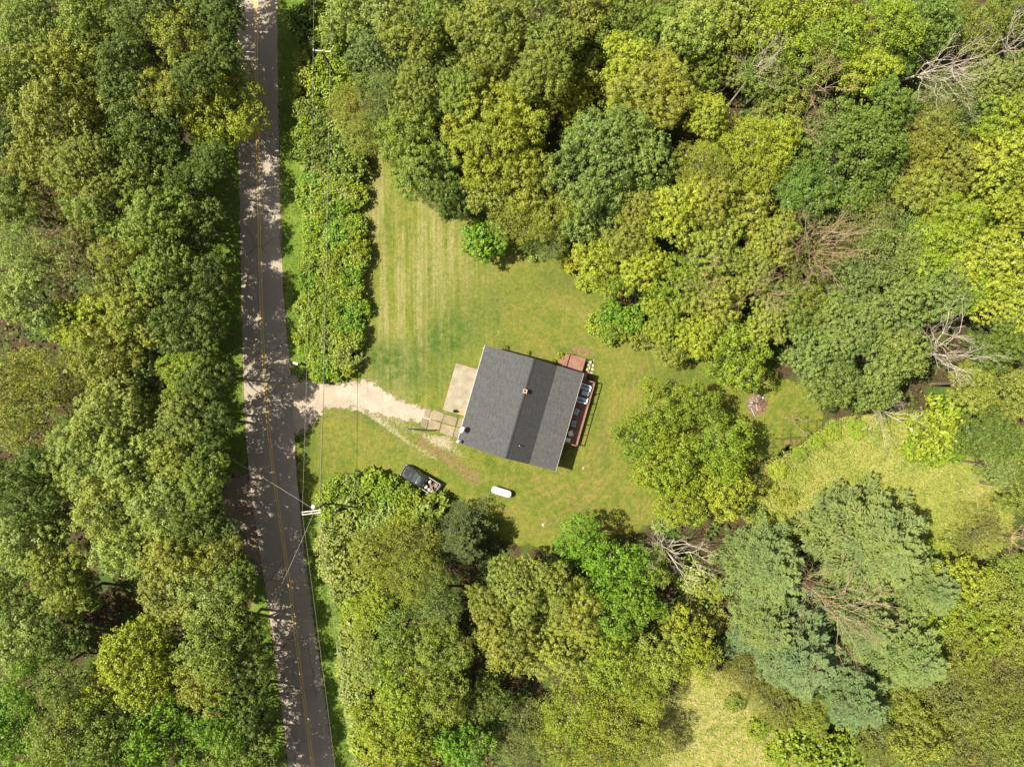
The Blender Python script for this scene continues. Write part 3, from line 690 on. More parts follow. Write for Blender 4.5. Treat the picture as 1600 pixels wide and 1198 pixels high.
quad('windshield', [(1.06, -0.76, 1.215), (1.06, 0.76, 1.215), (0.45, 0.62, 1.685), (0.45, -0.62, 1.685)], M_tg)
quad('rear_window', [(-0.66, -0.60, 1.62), (-0.66, 0.60, 1.62), (-0.79, 0.70, 1.23), (-0.79, -0.70, 1.23)], M_tg)
for s in (-1, 1):
    quad('side_window', [(0.75, s*0.925, 1.19), (-0.02, s*0.925, 1.19), (-0.02, s*0.785, 1.57), (0.40, s*0.785, 1.57)], M_tg)
    quad('side_window', [(-0.10, s*0.925, 1.19), (-0.60, s*0.925, 1.19), (-0.54, s*0.785, 1.57), (-0.10, s*0.785, 1.57)], M_tg)
    m = MB(); m.box((0.80, s*1.10, 1.20), (0.14, 0.24, 0.18), bev=0.03); m.build('mirror', M_blk, tr)
    m = MB(); m.box((2.60, s*0.62, 0.86), (0.16, 0.34, 0.18), bev=0.03); m.build('headlight', plain('headlight_lens', (0.75, 0.77, 0.8), 0.1, 0, 0.7, 0.03), tr)
    m = MB(); m.box((-2.63, s*0.86, 0.92), (0.06, 0.14, 0.36), bev=0.01); m.build('taillight', plain('red_lens', (0.30, 0.015, 0.01), 0.2), tr)
    m = MB(); m.box((-1.72, s*0.915, 0.80), (1.84, 0.12, 0.72), bev=0.04); m.build('bed_side', M_blk, tr)
    m = MB(); m.box((-1.72, s*0.915, 1.17), (1.80, 0.10, 0.02)); m.build('bed_rail_cap', plain('worn_rail_grey', (0.22, 0.21, 0.20), 0.6), tr)
    for x in (1.75, -1.55):
        m = MB(); m.lathe([(0.20, -0.12), (0.36, -0.125), (0.39, -0.08), (0.39, 0.08), (0.36, 0.125), (0.20, 0.12)], (x, s*0.86, 0.39), 20, Matrix.Rotation(math.pi/2, 3, 'X')); wh = m.build('wheel', M_rub, tr, True)
        m = MB(); m.lathe([(0.21, -0.10), (0.21, 0.13), (0.10, 0.11), (0.001, 0.13)] if s < 0 else [(0.001, -0.13), (0.10, -0.11), (0.21, -0.13), (0.21, 0.10)], (x, s*0.865, 0.39), 16, Matrix.Rotation(math.pi/2, 3, 'X')); m.build('rim', M_chr, wh)
        m = MB(); m.box((x, s*0.955, 0.84), (0.95, 0.06, 0.08), bev=0.02); m.build('wheel_arch', M_blk, tr)
m = MB(); m.box((-1.72, 0, 0.60), (1.84, 1.70, 0.08)); m.build('bed_floor', M_bedl, tr)
m = MB(); m.box((-0.84, 0, 0.85), (0.06, 1.70, 0.60)); m.build('bed_front_wall', M_blk, tr)
m = MB(); m.box((-2.60, 0, 0.85), (0.08, 1.70, 0.62), bev=0.02); m.build('tailgate', M_blk, tr)
m = MB(); m.box((-2.60, 0, 1.175), (0.07, 1.66, 0.02)); m.build('tailgate_cap', MATS['worn_rail_grey'], tr)
m = MB(); m.box((2.74, 0, 0.50), (0.12, 1.60, 0.20), bev=0.04); m.build('front_bumper', M_chr, tr)
m = MB(); m.box((-2.74, 0, 0.50), (0.16, 1.70, 0.18), bev=0.03); m.build('rear_bumper', M_chr, tr)
m = MB(); m.box((2.70, 0, 0.78), (0.05, 0.86, 0.22), bev=0.02); m.build('grille', M_chr, tr)
m = MB(); m.box((0.12, 0.02, 1.765), (0.42, 0.72, 0.02), bev=0.006); m.build('sunroof', M_tg, tr)
for s in (-0.3, 0.3):
    m = MB(); m.tube([(1.13, s*0.3, 1.20), (0.98, s*1.9, 1.30)], 0.012, 5); m.build('wiper', M_rub, tr)
# junk in the bed
TRM = Matrix.Translation(tr.location) @ Matrix.Rotation(tr.rotation_euler.z, 4, 'Z')
M_jw = plain('junk_white', (0.30, 0.30, 0.29), 0.6); M_jr = plain('junk_rust', (0.13, 0.065, 0.04), 0.8); M_jb = plain('junk_wood', (0.20, 0.14, 0.085), 0.85); M_jg = plain('junk_grey', (0.25, 0.25, 0.25), 0.7)
def bag(name, x, y, r, mat, label):
    m = MB(); n = 10; rings = []
    for k in range(7):
        th = math.pi*k/6; rings.append([Vector((max(0.02, math.sin(th))*r*(1+0.25*math.sin(3*j+k*2))*math.cos(j*2*math.pi/n), max(0.02, math.sin(th))*r*(1+0.2*math.cos(2*j+k))*math.sin(j*2*math.pi/n), r*0.8-r*0.8*math.cos(th))) for j in range(n)])
    m.loft(rings); o = m.build(name, mat, None, True); o.location = TRM @ Vector((x, y, 0.64)); o.rotation_euler.z = tr.rotation_euler.z; tag(o, label, 'bag', 'junk in the truck bed')
bag('junk_bag', -1.15, 0.42, 0.30, M_jw, 'white bag behind the cab in the truck bed'); bag('junk_bag', -1.75, 0.55, 0.26, M_jw, 'crumpled white bag along the thicket side of the truck bed')
bag('junk_bag', -2.25, 0.55, 0.24, M_jw, 'pale bag in the tail corner of the truck bed'); bag('junk_bag', -1.25, -0.45, 0.28, M_jg, 'grey bag behind the cab on the house side of the truck bed')
def loose(name, x, y, z, d, rz, tilt, mat, label):
    m = MB(); m.box((0, 0, 0), d, bev=0.01); o = m.build(name, mat); o.location = TRM @ Vector((x, y, z)); o.rotation_euler = (tilt, 0, tr.rotation_euler.z+rz); tag(o, label, 'scrap', 'junk in the truck bed')
loose('scrap_board', -1.9, -0.25, 1.00, (1.1, 0.14, 0.05), 0.5, 0.15, M_jr, 'rusty red board lying across the truck bed load')
loose('scrap_board', -1.7, 0.0, 0.90, (1.2, 0.12, 0.05), -0.7, -0.1, M_jb, 'light wooden board lying across the truck bed load')
loose('scrap_box', -2.2, -0.45, 0.82, (0.45, 0.5, 0.35), 0.2, 0, M_jb, 'brown box in the house-side tail corner of the truck bed')
loose('scrap_box', -1.75, 0.05, 0.76, (0.4, 0.4, 0.24), 0.3, 0, M_jr, 'rust-coloured metal piece in the middle of the truck bed')

# ------------------------------------------------------------------ mailbox beside the hedge
mb_ = empty('mailbox', P(466, 568, 0), math.radians(-20)); tag(mb_, 'pale grey mailbox on a post at the road end of the hedge', 'mailbox')
m = MB(); m.box((0.0, 0, 0.5), (0.10, 0.10, 1.0)); m.build('post', M_oldwood, mb_)
m = MB(); prf = [(-0.17, 1.0), (0.17, 1.0)] + [(0.17*math.cos(k*math.pi/8), 1.17+0.17*math.sin(k*math.pi/8)) for k in range(9)]
m.loft([[Vector((x, y, z)) for y, z in prf] for x in (-0.32, 0.32)]); m.build('box', M_dish, mb_)
m = MB(); m.loft([[Vector((x, y*1.05, 1.0+(z-1.0)*1.05)) for y, z in prf] for x in (-0.345, -0.32)]); m.build('door', plain('mailbox_dark', (0.15, 0.15, 0.16), 0.5), mb_)

# ------------------------------------------------------------------ burn pile
bp = empty('burn_pile', (*G(1183, 631), 0)); tag(bp, 'burn pile of grey ash, scrap boards and white scraps on bare soil', 'debris pile')
M_ash = plain('ash', (0.13, 0.098, 0.078), 0.95, 0, 0.1, 0.4, 4, 0.6)
m = MB(); n = 18; rings = []
for k, (rr, zz) in enumerate(((1.35, 0.0), (1.15, 0.10), (0.8, 0.22), (0.4, 0.32), (0.01, 0.36))):
    rings.append([Vector((rr*math.cos(j*2*math.pi/n)*random.uniform(0.85, 1.15), rr*math.sin(j*2*math.pi/n)*random.uniform(0.85, 1.15), zz*random.uniform(0.8, 1.2))) for j in range(n)])
m.loft(rings); m.build('ash_heap', M_ash, bp)
for i in range(22):
    mat = random.choice([M_oldwood, M_jb, M_jr, M_jg, M_ash, M_black]); L = random.uniform(0.4, 1.5)
    m = MB(); Mx = Matrix.Rotation(random.uniform(0, math.pi), 3, 'Z') @ Matrix.Rotation(random.uniform(-0.3, 0.3), 3, 'Y')
    x, y = random.gauss(0.15, 0.55), random.gauss(0.1, 0.55)
    m.box((x, y, 0.2+0.25*math.exp(-(x*x+y*y))), (L, random.uniform(0.06, 0.16), 0.05), M=Mx); m.build('scrap_plank', mat, bp)
for x, y, r in ((-1.0, 0.0, 0.26), (-0.85, 0.12, 0.2), (-0.15, 0.25, 0.15), (0.3, -0.3, 0.14), (0.7, 0.85, 0.2)):
    m = MB(); m.box((x, y, 0.30), (r*1.6, r*1.3, 0.10), M=Matrix.Rotation(x*3, 3, 'Z') @ Matrix.Rotation(0.3, 3, 'X'), bev=0.03); m.build('white_scrap', M_jw if r > 0.18 else M_tan, bp)
# stones on the lawn
for px, py, r, lab in ((849, 820, 0.28, 'small pale rock on the lawn above the dark gap between trees'), (912, 731, 0.22, 'small brown stump on the lawn to the right of the lower roof corner')):
    m = MB(); n = 8; rings = []
    for k in range(4): rings.append([Vector((r*(1-0.28*k*(k > 0))*math.cos(j*2*math.pi/n)*random.uniform(0.85, 1.15), r*(1-0.28*k*(k > 0))*math.sin(j*2*math.pi/n)*random.uniform(0.85, 1.15), r*0.25*k)) for j in range(n)])
    m.loft(rings); o = m.build('rock' if 'rock' in lab else 'stump', M_stone if 'rock' in lab else M_oldwood); o.location = P(px, py, 0); tag(o, lab, 'rock' if 'rock' in lab else 'stump')

# ================================================================== UTILITY POLES AND WIRES
M_pole = plain('weathered_pole', (0.16, 0.13, 0.10), 0.9, 0, 0.2, 0.25, 3); M_arm = plain('bleached_crossarm', (0.46, 0.42, 0.35), 0.85, 0, 0.2, 0.12)
M_wire = plain('aluminium_wire', (0.42, 0.40, 0.36), 0.5, 0.3, 0.5, 0.05); M_cable = plain('black_cable', (0.03, 0.03, 0.03), 0.7)
PH = 9.2
def pole(x, y, rz, double, transformer, label, side=-0.0):
    r = empty('utility_pole', (x, y, 0), rz); tag(r, label, 'utility pole', 'utility poles along the road')
    m = MB(); m.tube([(0, 0, 0), (0, 0, PH*0.5), (0, 0, PH)], [0.17, 0.145, 0.115], 10); m.build('pole', M_pole, r)
    for yy in ((-0.16, 0.16) if double else (0.15,)):
        m = MB(); m.box((side, yy, PH-0.35), (2.35, 0.10, 0.12)); m.build('crossarm', M_arm, r)
    for xx in (side-1.05, side+0.15, side+1.05):
        for yy in ((0,) if double else (0.15,)):
            m = MB(); m.lathe([(0.03, PH-0.29), (0.03, PH-0.2), (0.065, PH-0.18), (0.065, PH-0.12), (0.04, PH-0.08), (0.04, PH-0.02)], (xx, yy, 0), 8); m.build('insulator', M_dish, r)
    if transformer:
        m = MB(); m.lathe([(0.001, PH-1.75), (0.24, PH-1.72), (0.25, PH-0.90), (0.20, PH-0.84), (0.001, PH-0.82)], (0.12, 0.55, 0), 14); tx = m.build('transformer', M_tank, r, True)
        m = MB(); m.lathe([(0.05, PH-0.85), (0.05, PH-0.55), (0.03, PH-0.5)], (0.12, 0.55, 0), 8); m.build('bushing', M_dish, tx)
    return r
p1 = P(503.5, 82, PH-0.35); p2 = P(486.5, 800, PH-0.35); p3 = P(548, 1480, PH-0.35); p0 = P(507, -640, PH-0.35)
pole(p1.x, p1.y, math.radians(-5), False, False, 'utility pole with a single pale crossarm rising from the shrubs near the top', )
pole(p2.x, p2.y, math.radians(7), True, True, 'utility pole with a double crossarm and white transformer beside the road')
def wire(name, a, b, sag, r, mat, label, n=24):
    m = MB(); pts = []
    for i in range(n+1):
        f = i/n; p_ = a.lerp(b, f); p_.z -= sag*4*f*(1-f); pts.append(p_)
    m.tube(pts, r, 4); tag(m.build(name, mat), label, 'wire', 'overhead wires')
def armpt(p, rz, dx, z): return Vector((p.x+dx*math.cos(rz), p.y+dx*math.sin(rz), z))
zc = PH-0.03
W1 = [armpt(p1, math.radians(-5), d, zc) for d in (-1.05, 1.05)]; W2 = [armpt(p2, math.radians(7), d, zc) for d in (-1.05, 1.05)]
W3 = [P(556.5, 1480, zc), P(583, 1480, zc)]; W0 = [P(494, -640, zc), P(519, -640, zc)]
for i, s in enumerate(('left', 'right')):
    wire('power_wire', W1[i], W2[i], 0.5, 0.009, M_wire, 'overhead power wire from pole to pole on the %s end of the crossarms' % s)
    wire('power_wire', W2[i], W3[i], 0.5, 0.009, M_wire, 'overhead power wire running below the double-crossarm pole from its %s end' % s)
    wire('power_wire', W1[i], W0[i], 0.4, 0.009, M_wire, 'overhead power wire leaving the top edge from the %s crossarm end' % s)
wire('telephone_cable', Vector((p1.x+0.16, p1.y, 5.4)), Vector((p2.x+0.16, p2.y, 5.4)), 0.6, 0.028, M_cable, 'thick dark cable hung low between the two utility poles')
wire('telephone_cable', Vector((p2.x+0.16, p2.y, 5.4)), P(594, 1480, 5.4), 0.6, 0.009, M_wire, 'low cable from the double-crossarm pole toward the bottom edge')
wire('neutral_wire', Vector((p2.x+0.12, p2.y, 7.0)), P(590, 1480, 7.0), 0.5, 0.009, M_wire, 'middle wire from the double-crossarm pole toward the bottom edge')
wire('service_wire', Vector((p2.x-0.1, p2.y+0.1, 7.4)), P(352, 712, 6.2), 0.35, 0.014, M_wire, 'service wire crossing the road up and left from the transformer pole')
wire('service_wire', Vector((p2.x-0.05, p2.y-0.1, 7.1)), P(418, 960, 5.4), 0.3, 0.014, M_wire, 'service wire crossing the road down and left from the transformer pole')

# ================================================================== VEGETATION
def leaf_material(name, rough=0.5, trans=0.20):
    t = NT(name)
    oi = t.n('ShaderNodeObjectInfo'); base = oi.outputs['Color']
    r = t.attr('rnd'); g = t.attr('tone')
    c = t.mix(t.math('MULTIPLY', g, 0.55), base, t.mix(0.0, (1.08, 1.08, 0.80), (1, 1, 1)), 'MULTIPLY')
    c = t.mix(0.85, c, t.mix(r, (0.78, 0.80, 0.74), (1.24, 1.22, 1.20)), 'MULTIPLY')
    ln = t.noise(0.22, 3, 0.6)                       # slow drift of colour within and across crowns
    c = t.mix(t.ramp(ln, 0.40, 0.66, 0.0, 0.75), c, t.mix(1.0, c, (1.16, 1.12, 0.88), 'MULTIPLY'))
    c = t.mix(t.ramp(ln, 0.48, 0.30, 0.0, 0.75), c, t.mix(1.0, c, (0.74, 0.86, 0.92), 'MULTIPLY'))
    hs = t.n('ShaderNodeHueSaturation'); hs.inputs['Saturation'].default_value = 1.0; t.set(hs.inputs['Color'], c)
    t.set(hs.inputs['Hue'], t.ramp(r, 0, 1, 0.488, 0.512))
    pb = t.pbr(hs.outputs[0], rough, 0, 0.22)
    tl = t.n('ShaderNodeBsdfTranslucent'); t.set(tl.inputs[0], t.mix(1.0, hs.outputs[0], (1.25, 1.30, 0.65), 'MULTIPLY'))
    return t.done(t.mixsh(trans, pb, tl.outputs[0]))
M_leaf = leaf_material('leaf'); M_needle = leaf_material('needle', 0.6, 0.15)
def bark_mat(name, a, b):
    t = NT(name); n = t.noise(1.0, 6, 0.65, t.mapv(t.pos(), (6, 6, 1.2)))
    return t.done(t.pbr(t.mix(t.ramp(n, 0.35, 0.65), a, b), 0.9, 0, 0.2, t.bump(n, 0.6, 0.05)))
M_bark = bark_mat('bark', (0.06, 0.045, 0.033), (0.17, 0.135, 0.10))
M_deadg = bark_mat('bleached_dead_wood', (0.22, 0.185, 0.15), (0.42, 0.365, 0.30)); M_deadb = bark_mat('brown_dead_wood', (0.16, 0.105, 0.065), (0.31, 0.225, 0.15))

def crown_mesh(name, seed, R=5.0, nring=7, lobe=0.42, flo_r=0.46, nflo=40, nleaf=28, leaf=0.17, asp=0.6, jit=0.55, flat=0.85, inner=500, loose=0.12, up=0.45, droop=0.0):
    rng = np.random.default_rng(seed); C = []; N = []; Sz = []; T = []
    lobes = [(rng.normal(0, 0.06*R), rng.normal(0, 0.06*R), 0.40*R, lobe*R*1.05)]
    a0 = rng.uniform(0, 6.28)
    for k in range(nring):
        a = a0 + (k + rng.uniform(-0.28, 0.28))*2*math.pi/nring; rr = rng.uniform(0.46, 0.74)*R*(1.08 if nring > 9 else 1)
        lobes.append((rr*math.cos(a), rr*math.sin(a), rng.uniform(-0.25, 0.25)*R, lobe*R*rng.uniform(0.72, 1.15)))
    if nring > 9:
        for k in range(5):
            a = rng.uniform(0, 1.2) + k*2*math.pi/5; rr = rng.uniform(0.26, 0.36)*R
            lobes.append((rr*math.cos(a), rr*math.sin(a), rng.uniform(0.20, 0.36)*R, lobe*R*rng.uniform(0.8, 1.1)))
    for k in range(max(3, nring//2)):
        a = rng.uniform(0, 6.28); rr = rng.uniform(0.55, 0.78)*R
        lobes.append((rr*math.cos(a), rr*math.sin(a), rng.uniform(-0.38, -0.15)*R, lobe*R*rng.uniform(0.55, 0.8)))
    L = np.array(lobes)
    for (x, y, z, r) in lobes:
        lt = rng.uniform(0, 1)
        n = max(6, int(nflo*(r/(lobe*R))**2))
        i = np.arange(n) + 0.5; ph = np.arccos(1 - 1.55*i/n); th = math.pi*(1+5**0.5)*i + rng.uniform(0, 6.28)
        d = np.stack([np.cos(th)*np.sin(ph), np.sin(th)*np.sin(ph), np.cos(ph)], 1) + rng.normal(0, 0.10, (n, 3))
        d = unit(d)
        fc = np.array([x, y, z]) + d*r*np.array([1, 1, flat])*rng.uniform(0.78, 1.10, (n, 1)); fc[:, 2] -= droop*np.hypot(fc[:, 0], fc[:, 1])
        # leave out florets buried in the other lobes
        ok = np.ones(n, bool)
        for (x2, y2, z2, r2) in lobes:
            if (x2, y2, z2) != (x, y, z): ok &= np.linalg.norm((fc - np.array([x2, y2, z2]))/np.array([1, 1, flat]), axis=1) > r2*0.72
        ok &= rng.uniform(size=n) > 0.05
        fc, d = fc[ok], d[ok]
        for f, dd in zip(fc, d):
            fr = flo_r*rng.uniform(0.65, 1.3); m = int(nleaf*(fr/flo_r)**2*rng.uniform(0.8, 1.2)) + 4
            v = rng.normal(size=(m, 3)) + dd*0.6 + np.array([0, 0, up]); v = unit(v)
            c = f + v*fr*rng.uniform(0.55, 1.12, (m, 1))
            sp = rng.uniform(size=m) < loose
            c[sp] += rng.normal(0, fr*0.6, (sp.sum(), 3))
            C.append(c); N.append(unit(v + rng.normal(0, jit, (m, 3)) + np.array([0, 0, 0.25]))); Sz.append(leaf*rng.uniform(0.65, 1.3, m)); T.append(np.full(m, np.clip(0.55*lt + rng.uniform(0, 0.6), 0, 1)))
    # twigs' inner leaves: keep light from passing straight through
    k = rng.integers(0, len(L), inner); v = unit(rng.normal(size=(inner, 3)))
    c = L[k, :3] + v*(L[k, 3:4]*rng.uniform(0.1, 0.75, (inner, 1)))*np.array([1, 1, flat]); c[:, 2] -= droop*np.hypot(c[:, 0], c[:, 1])
    C.append(c); N.append(unit(rng.normal(size=(inner, 3)) + [0, 0, 1.0])); Sz.append(leaf*rng.uniform(1.6, 2.8, inner)); T.append(rng.uniform(0, 0.5, inner))
    C = np.concatenate(C); N = np.concatenate(N); Sz = np.concatenate(Sz); T = np.concatenate(T)
    me = np_mesh(name, leaf_verts(C, N, Sz, asp, rng), 4, {'rnd': rng.uniform(size=len(C)), 'tone': T}); me.materials.append(M_leaf)
    return me, lobes
def trunk_mesh(name, lobes, seed, zc=10.0, flat=0.85):
    rnd = random.Random(seed); m = MB()
    m.tube([(0, 0, -0.1), (rnd.uniform(-.1, .1), rnd.uniform(-.1, .1), zc*0.3), (rnd.uniform(-.25, .25), rnd.uniform(-.25, .25), zc*0.62), (0, 0, zc+0.8)], [0.36, 0.27, 0.22, 0.08], 8)
    for (x, y, z, r) in lobes:
        e = Vector((x, y, zc+z+r*0.1)); b = Vector((0, 0, zc*rnd.uniform(0.5, 0.78))); mid = b.lerp(e, 0.5) + Vector((0, 0, -0.1*(e-b).length))
        m.tube([b, mid, e], [0.15, 0.10, 0.05], 5)
        for q in range(4):
            tip = e + Vector((rnd.uniform(-1, 1), rnd.uniform(-1, 1), rnd.uniform(-0.2, 0.9)))*r*0.75
            m.tube([mid.lerp(e, rnd.uniform(0.4, 0.9)), tip], [0.05, 0.015], 4)
    me = m.mesh(name); me.materials.append(M_bark); return me
PROTO = {}
def make_protos(kind, count, **kw):
    PROTO[kind] = []
    for i in range(count):
        kw2 = dict(kw); g_ = (1.0, 0.78, 1.25, 0.9, 1.4, 1.1)[i % 6]; kw2['flo_r'] = kw['flo_r']*g_; kw2['nflo'] = int(kw['nflo']/g_**1.5); kw2['nleaf'] = int(kw['nleaf']*g_**1.6)
        cm, lb = crown_mesh('crown_'+kind, hash_(kind)+i*17, **kw2); PROTO[kind].append((cm, trunk_mesh('trunk_'+kind, lb, i+3)))
def hash_(k): return sum(ord(c)*(i+1) for i, c in enumerate(k))
FL = dict(flat=1.15, jit=0.34)
make_protos('oak', 6, nring=6, lobe=0.365, flo_r=0.48, nflo=30, nleaf=50, leaf=0.130, inner=850, **FL)
make_protos('maple', 4, nring=5, lobe=0.40, flo_r=0.66, nflo=20, nleaf=60, leaf=0.145, jit=0.5, loose=0.2, flat=1.15, inner=380)
make_protos('locust', 3, nring=7, lobe=0.38, flo_r=0.58, nflo=26, nleaf=56, leaf=0.115, asp=0.45, jit=0.7, loose=0.4, flat=1.0, inner=400)
make_protos('airy', 2, nring=8, lobe=0.34, flo_r=0.5, nflo=16, nleaf=34, leaf=0.12, asp=0.5, jit=0.9, loose=0.45, inner=60)
make_protos('bigleaf', 2, nring=6, lobe=0.45, flo_r=0.8, nflo=16, nleaf=24, leaf=0.27, asp=0.7, jit=0.4, loose=0.15, inner=200)
BIG = dict(R=8.0, nring=11, lobe=0.275, flat=1.15)
make_protos('oak_big', 3, flo_r=0.52, nflo=44, nleaf=50, leaf=0.135, jit=0.34, inner=800, **BIG)
make_protos('maple_big', 2, flo_r=0.68, nflo=28, nleaf=60, leaf=0.15, jit=0.5, loose=0.2, inner=800, **BIG)
make_protos('locust_big', 2, flo_r=0.6, nflo=36, nleaf=56, leaf=0.12, asp=0.45, jit=0.7, loose=0.4, inner=800, **BIG)

def pine_mesh(seed, H=16.0, R=4.6, whorls=26, nb=8, dens=50, dark=False):
    rng = np.random.default_rng(seed); C = []; N = []; A = []; Sz = []; T = []
    wood = MB(); wood.tube([(0, 0, -0.1), (0, 0, H*0.5), (0, 0, H)], [0.28, 0.17, 0.03], 8)
    for w_ in range(whorls):
        f = w_/(whorls-1); z = H*(0.14 + 0.85*f); Lb = R*(1 - f)**0.62*rng.uniform(0.85, 1.1) + 0.25; off = rng.uniform(0, 6.28)
        for b in range(nb if f < 0.85 else 5):
            a = off + (b + rng.uniform(-0.25, 0.25))*2*math.pi/nb; L = Lb*rng.uniform(0.62, 1.18); rise = rng.uniform(0.05, 0.32) + (0.35 if f > 0.8 else 0)
            dr = np.array([math.cos(a), math.sin(a), 0]); tn = rng.uniform(0, 1)
            wood.tube([(0, 0, z), tuple(dr*L*0.5 + [0, 0, z+rise*L*0.2]), tuple(dr*L*0.96 + [0, 0, z+rise*L])], [0.05, 0.03, 0.01], 3, False)
            n = int(dens*(0.6+L)); s = np.sqrt(rng.uniform(0.06, 1.0, n)); sd_ = rng.choice([-1.0, 1.0], n)*rng.uniform(0, 1, n)**0.8*0.42*L*(1.08-s)**0.7 + rng.normal(0, 0.06, n)
            perp = np.array([-math.sin(a), math.cos(a), 0])
            c = dr*(s*L)[:, None] + perp*sd_[:, None]; c[:, 2] += z + rise*L*s**1.6 + rng.normal(0, 0.07, n) - np.abs(sd_)*0.10
            al = dr*1.0 + perp*(np.sign(sd_)*0.75)[:, None] + np.array([0, 0, 0.45]) + rng.normal(0, 0.22, (n, 3))
            C.append(c); A.append(al); N.append(np.array([0, 0, 1.0]) + rng.normal(0, 0.45, (n, 3)) - dr*0.15); Sz.append(rng.uniform(0.09, 0.20, n)); T.append(np.full(n, tn))
    C = np.concatenate(C); A = np.concatenate(A); N = np.concatenate(N); Sz = np.concatenate(Sz); T = np.concatenate(T)
    me = np_mesh('needles', leaf_verts(C, N, Sz, 0.30, rng, A), 4, {'rnd': rng.uniform(size=len(C)), 'tone': T*0.5}); me.materials.append(M_needle)
    tm = wood.mesh('trunk'); tm.materials.append(M_bark); return me, tm
PROTO['pine'] = [pine_mesh(s) for s in (11, 12, 13)]
PROTO['spruce'] = [pine_mesh(31, 13.0, 4.2, 22, 9, 34)]

# ---- colours (base colour of the leaves, word for the label)
COL = {
 'pale': ((0.170, 0.196, 0.066), 'pale green'), 'mid': ((0.122, 0.150, 0.038), 'mid-green'), 'dark': ((0.078, 0.104, 0.028), 'dark green'),
 'olive': ((0.160, 0.172, 0.042), 'olive-green'), 'yellow': ((0.190, 0.208, 0.030), 'yellow-green'), 'bright': ((0.104, 0.172, 0.022), 'bright green'),
 'blue': ((0.112, 0.150, 0.054), 'bluish green'), 'gold': ((0.165, 0.172, 0.040), 'golden-olive'), 'brown': ((0.135, 0.136, 0.044), 'brownish olive'),
 'dusty': ((0.122, 0.150, 0.058), 'dusty green'), 'lemon': ((0.225, 0.235, 0.040), 'lemon-yellow'), 'lime': ((0.150, 0.188, 0.028), 'lime-green'),
 'deep': ((0.092, 0.134, 0.036), 'deep green'), 'sprucec': ((0.052, 0.066, 0.022), 'dark green'), 'walnut': ((0.128, 0.166, 0.022), 'yellowish green'), 'pine': ((0.122, 0.150, 0.066), 'pale grey-green'), 'pineb': ((0.102, 0.138, 0.080), 'bluish grey-green')}
COL = {k: ((c[0]*0.95, c[1]*1.01, c[2]*0.72), w) for k, (c, w) in COL.items()}
KINDWORD = {'oak': 'broad-crowned tree', 'maple': 'rounded leafy tree', 'locust': 'feathery tree', 'airy': 'sparse open tree', 'bigleaf': 'large-leaved small tree', 'pine': 'plumed pine', 'spruce': 'spruce'}
LAND = [((335, 165), 'the tree overhanging the road'), ((60, 610), 'the large feathery left-edge tree'), ((372, 775), 'the roadside pull-off'), ((205, 1045), 'the big lower yellow-green tree'),
        ((5, 5), "the photo's top left corner"), ((5, 1193), "the photo's bottom left corner"), ((1595, 5), "the photo's top right corner"), ((1595, 1193), "the photo's bottom right corner"),
        ((504, 82), 'the single-crossarm pole'), ((487, 798), 'the transformer pole'), ((755, 372), 'the large-leaved lawn-edge tree'), ((943, 240), 'the bluish dome-shaped tree'),
        ((1319, 240), 'the deep green tree'), ((1280, 385), 'the brown dead tree'), ((1460, 112), 'the bleached fallen treetop'), ((1475, 545), 'the white dead branches'), ((1183, 631), 'the burn pile'),
        ((1353, 842), 'the largest pine'), ((830, 950), 'the knobbly olive tree'), ((1041, 857), 'the lower grey dead tree'), ((725, 834), 'the dark spruce'), ((1130, 1140), 'the pale lower meadow'),
        ((404, 5), 'the top end of the road'), ((487, 1195), 'the bottom end of the road'), ((420, 500), 'the road beside the hedge'), ((1010, 500), 'the lawn corner by the woods'), ((1158, 244), 'the golden feathery tree'), ((1400, 720), 'the yellow meadow')]
ORD = ['nearest', 'second', 'third', 'fourth', 'fifth', 'sixth', 'seventh', 'eighth', 'ninth', 'tenth', 'eleventh', 'twelfth']
def direction(dx, dy):
    a = math.degrees(math.atan2(-dy, dx)) % 360
    return ['right of', 'up and right of', 'above', 'up and left of', 'left of', 'down and left of', 'below', 'down and right of'][int(((a+22.5) % 360)//45)]
PENDING = []                 # (object, px, py, words)
def place_label(o, px, py, words, cat, group):
    PENDING.append((o, px, py, words)); tag(o, None, cat, group)
def copy_ob(name, me, parent, color):
    o = bpy.data.objects.new(name, me); col.objects.link(o); o.parent = parent; o.color = (*color, 1); return o
trnd = random.Random(99); cnt = {}
def jcol(c, a=0.10):
    k = 1+trnd.uniform(-a, a); return (c[0]*k*(1+trnd.uniform(-a, a)*0.7), c[1]*k, c[2]*k*(1+trnd.uniform(-a, a)))
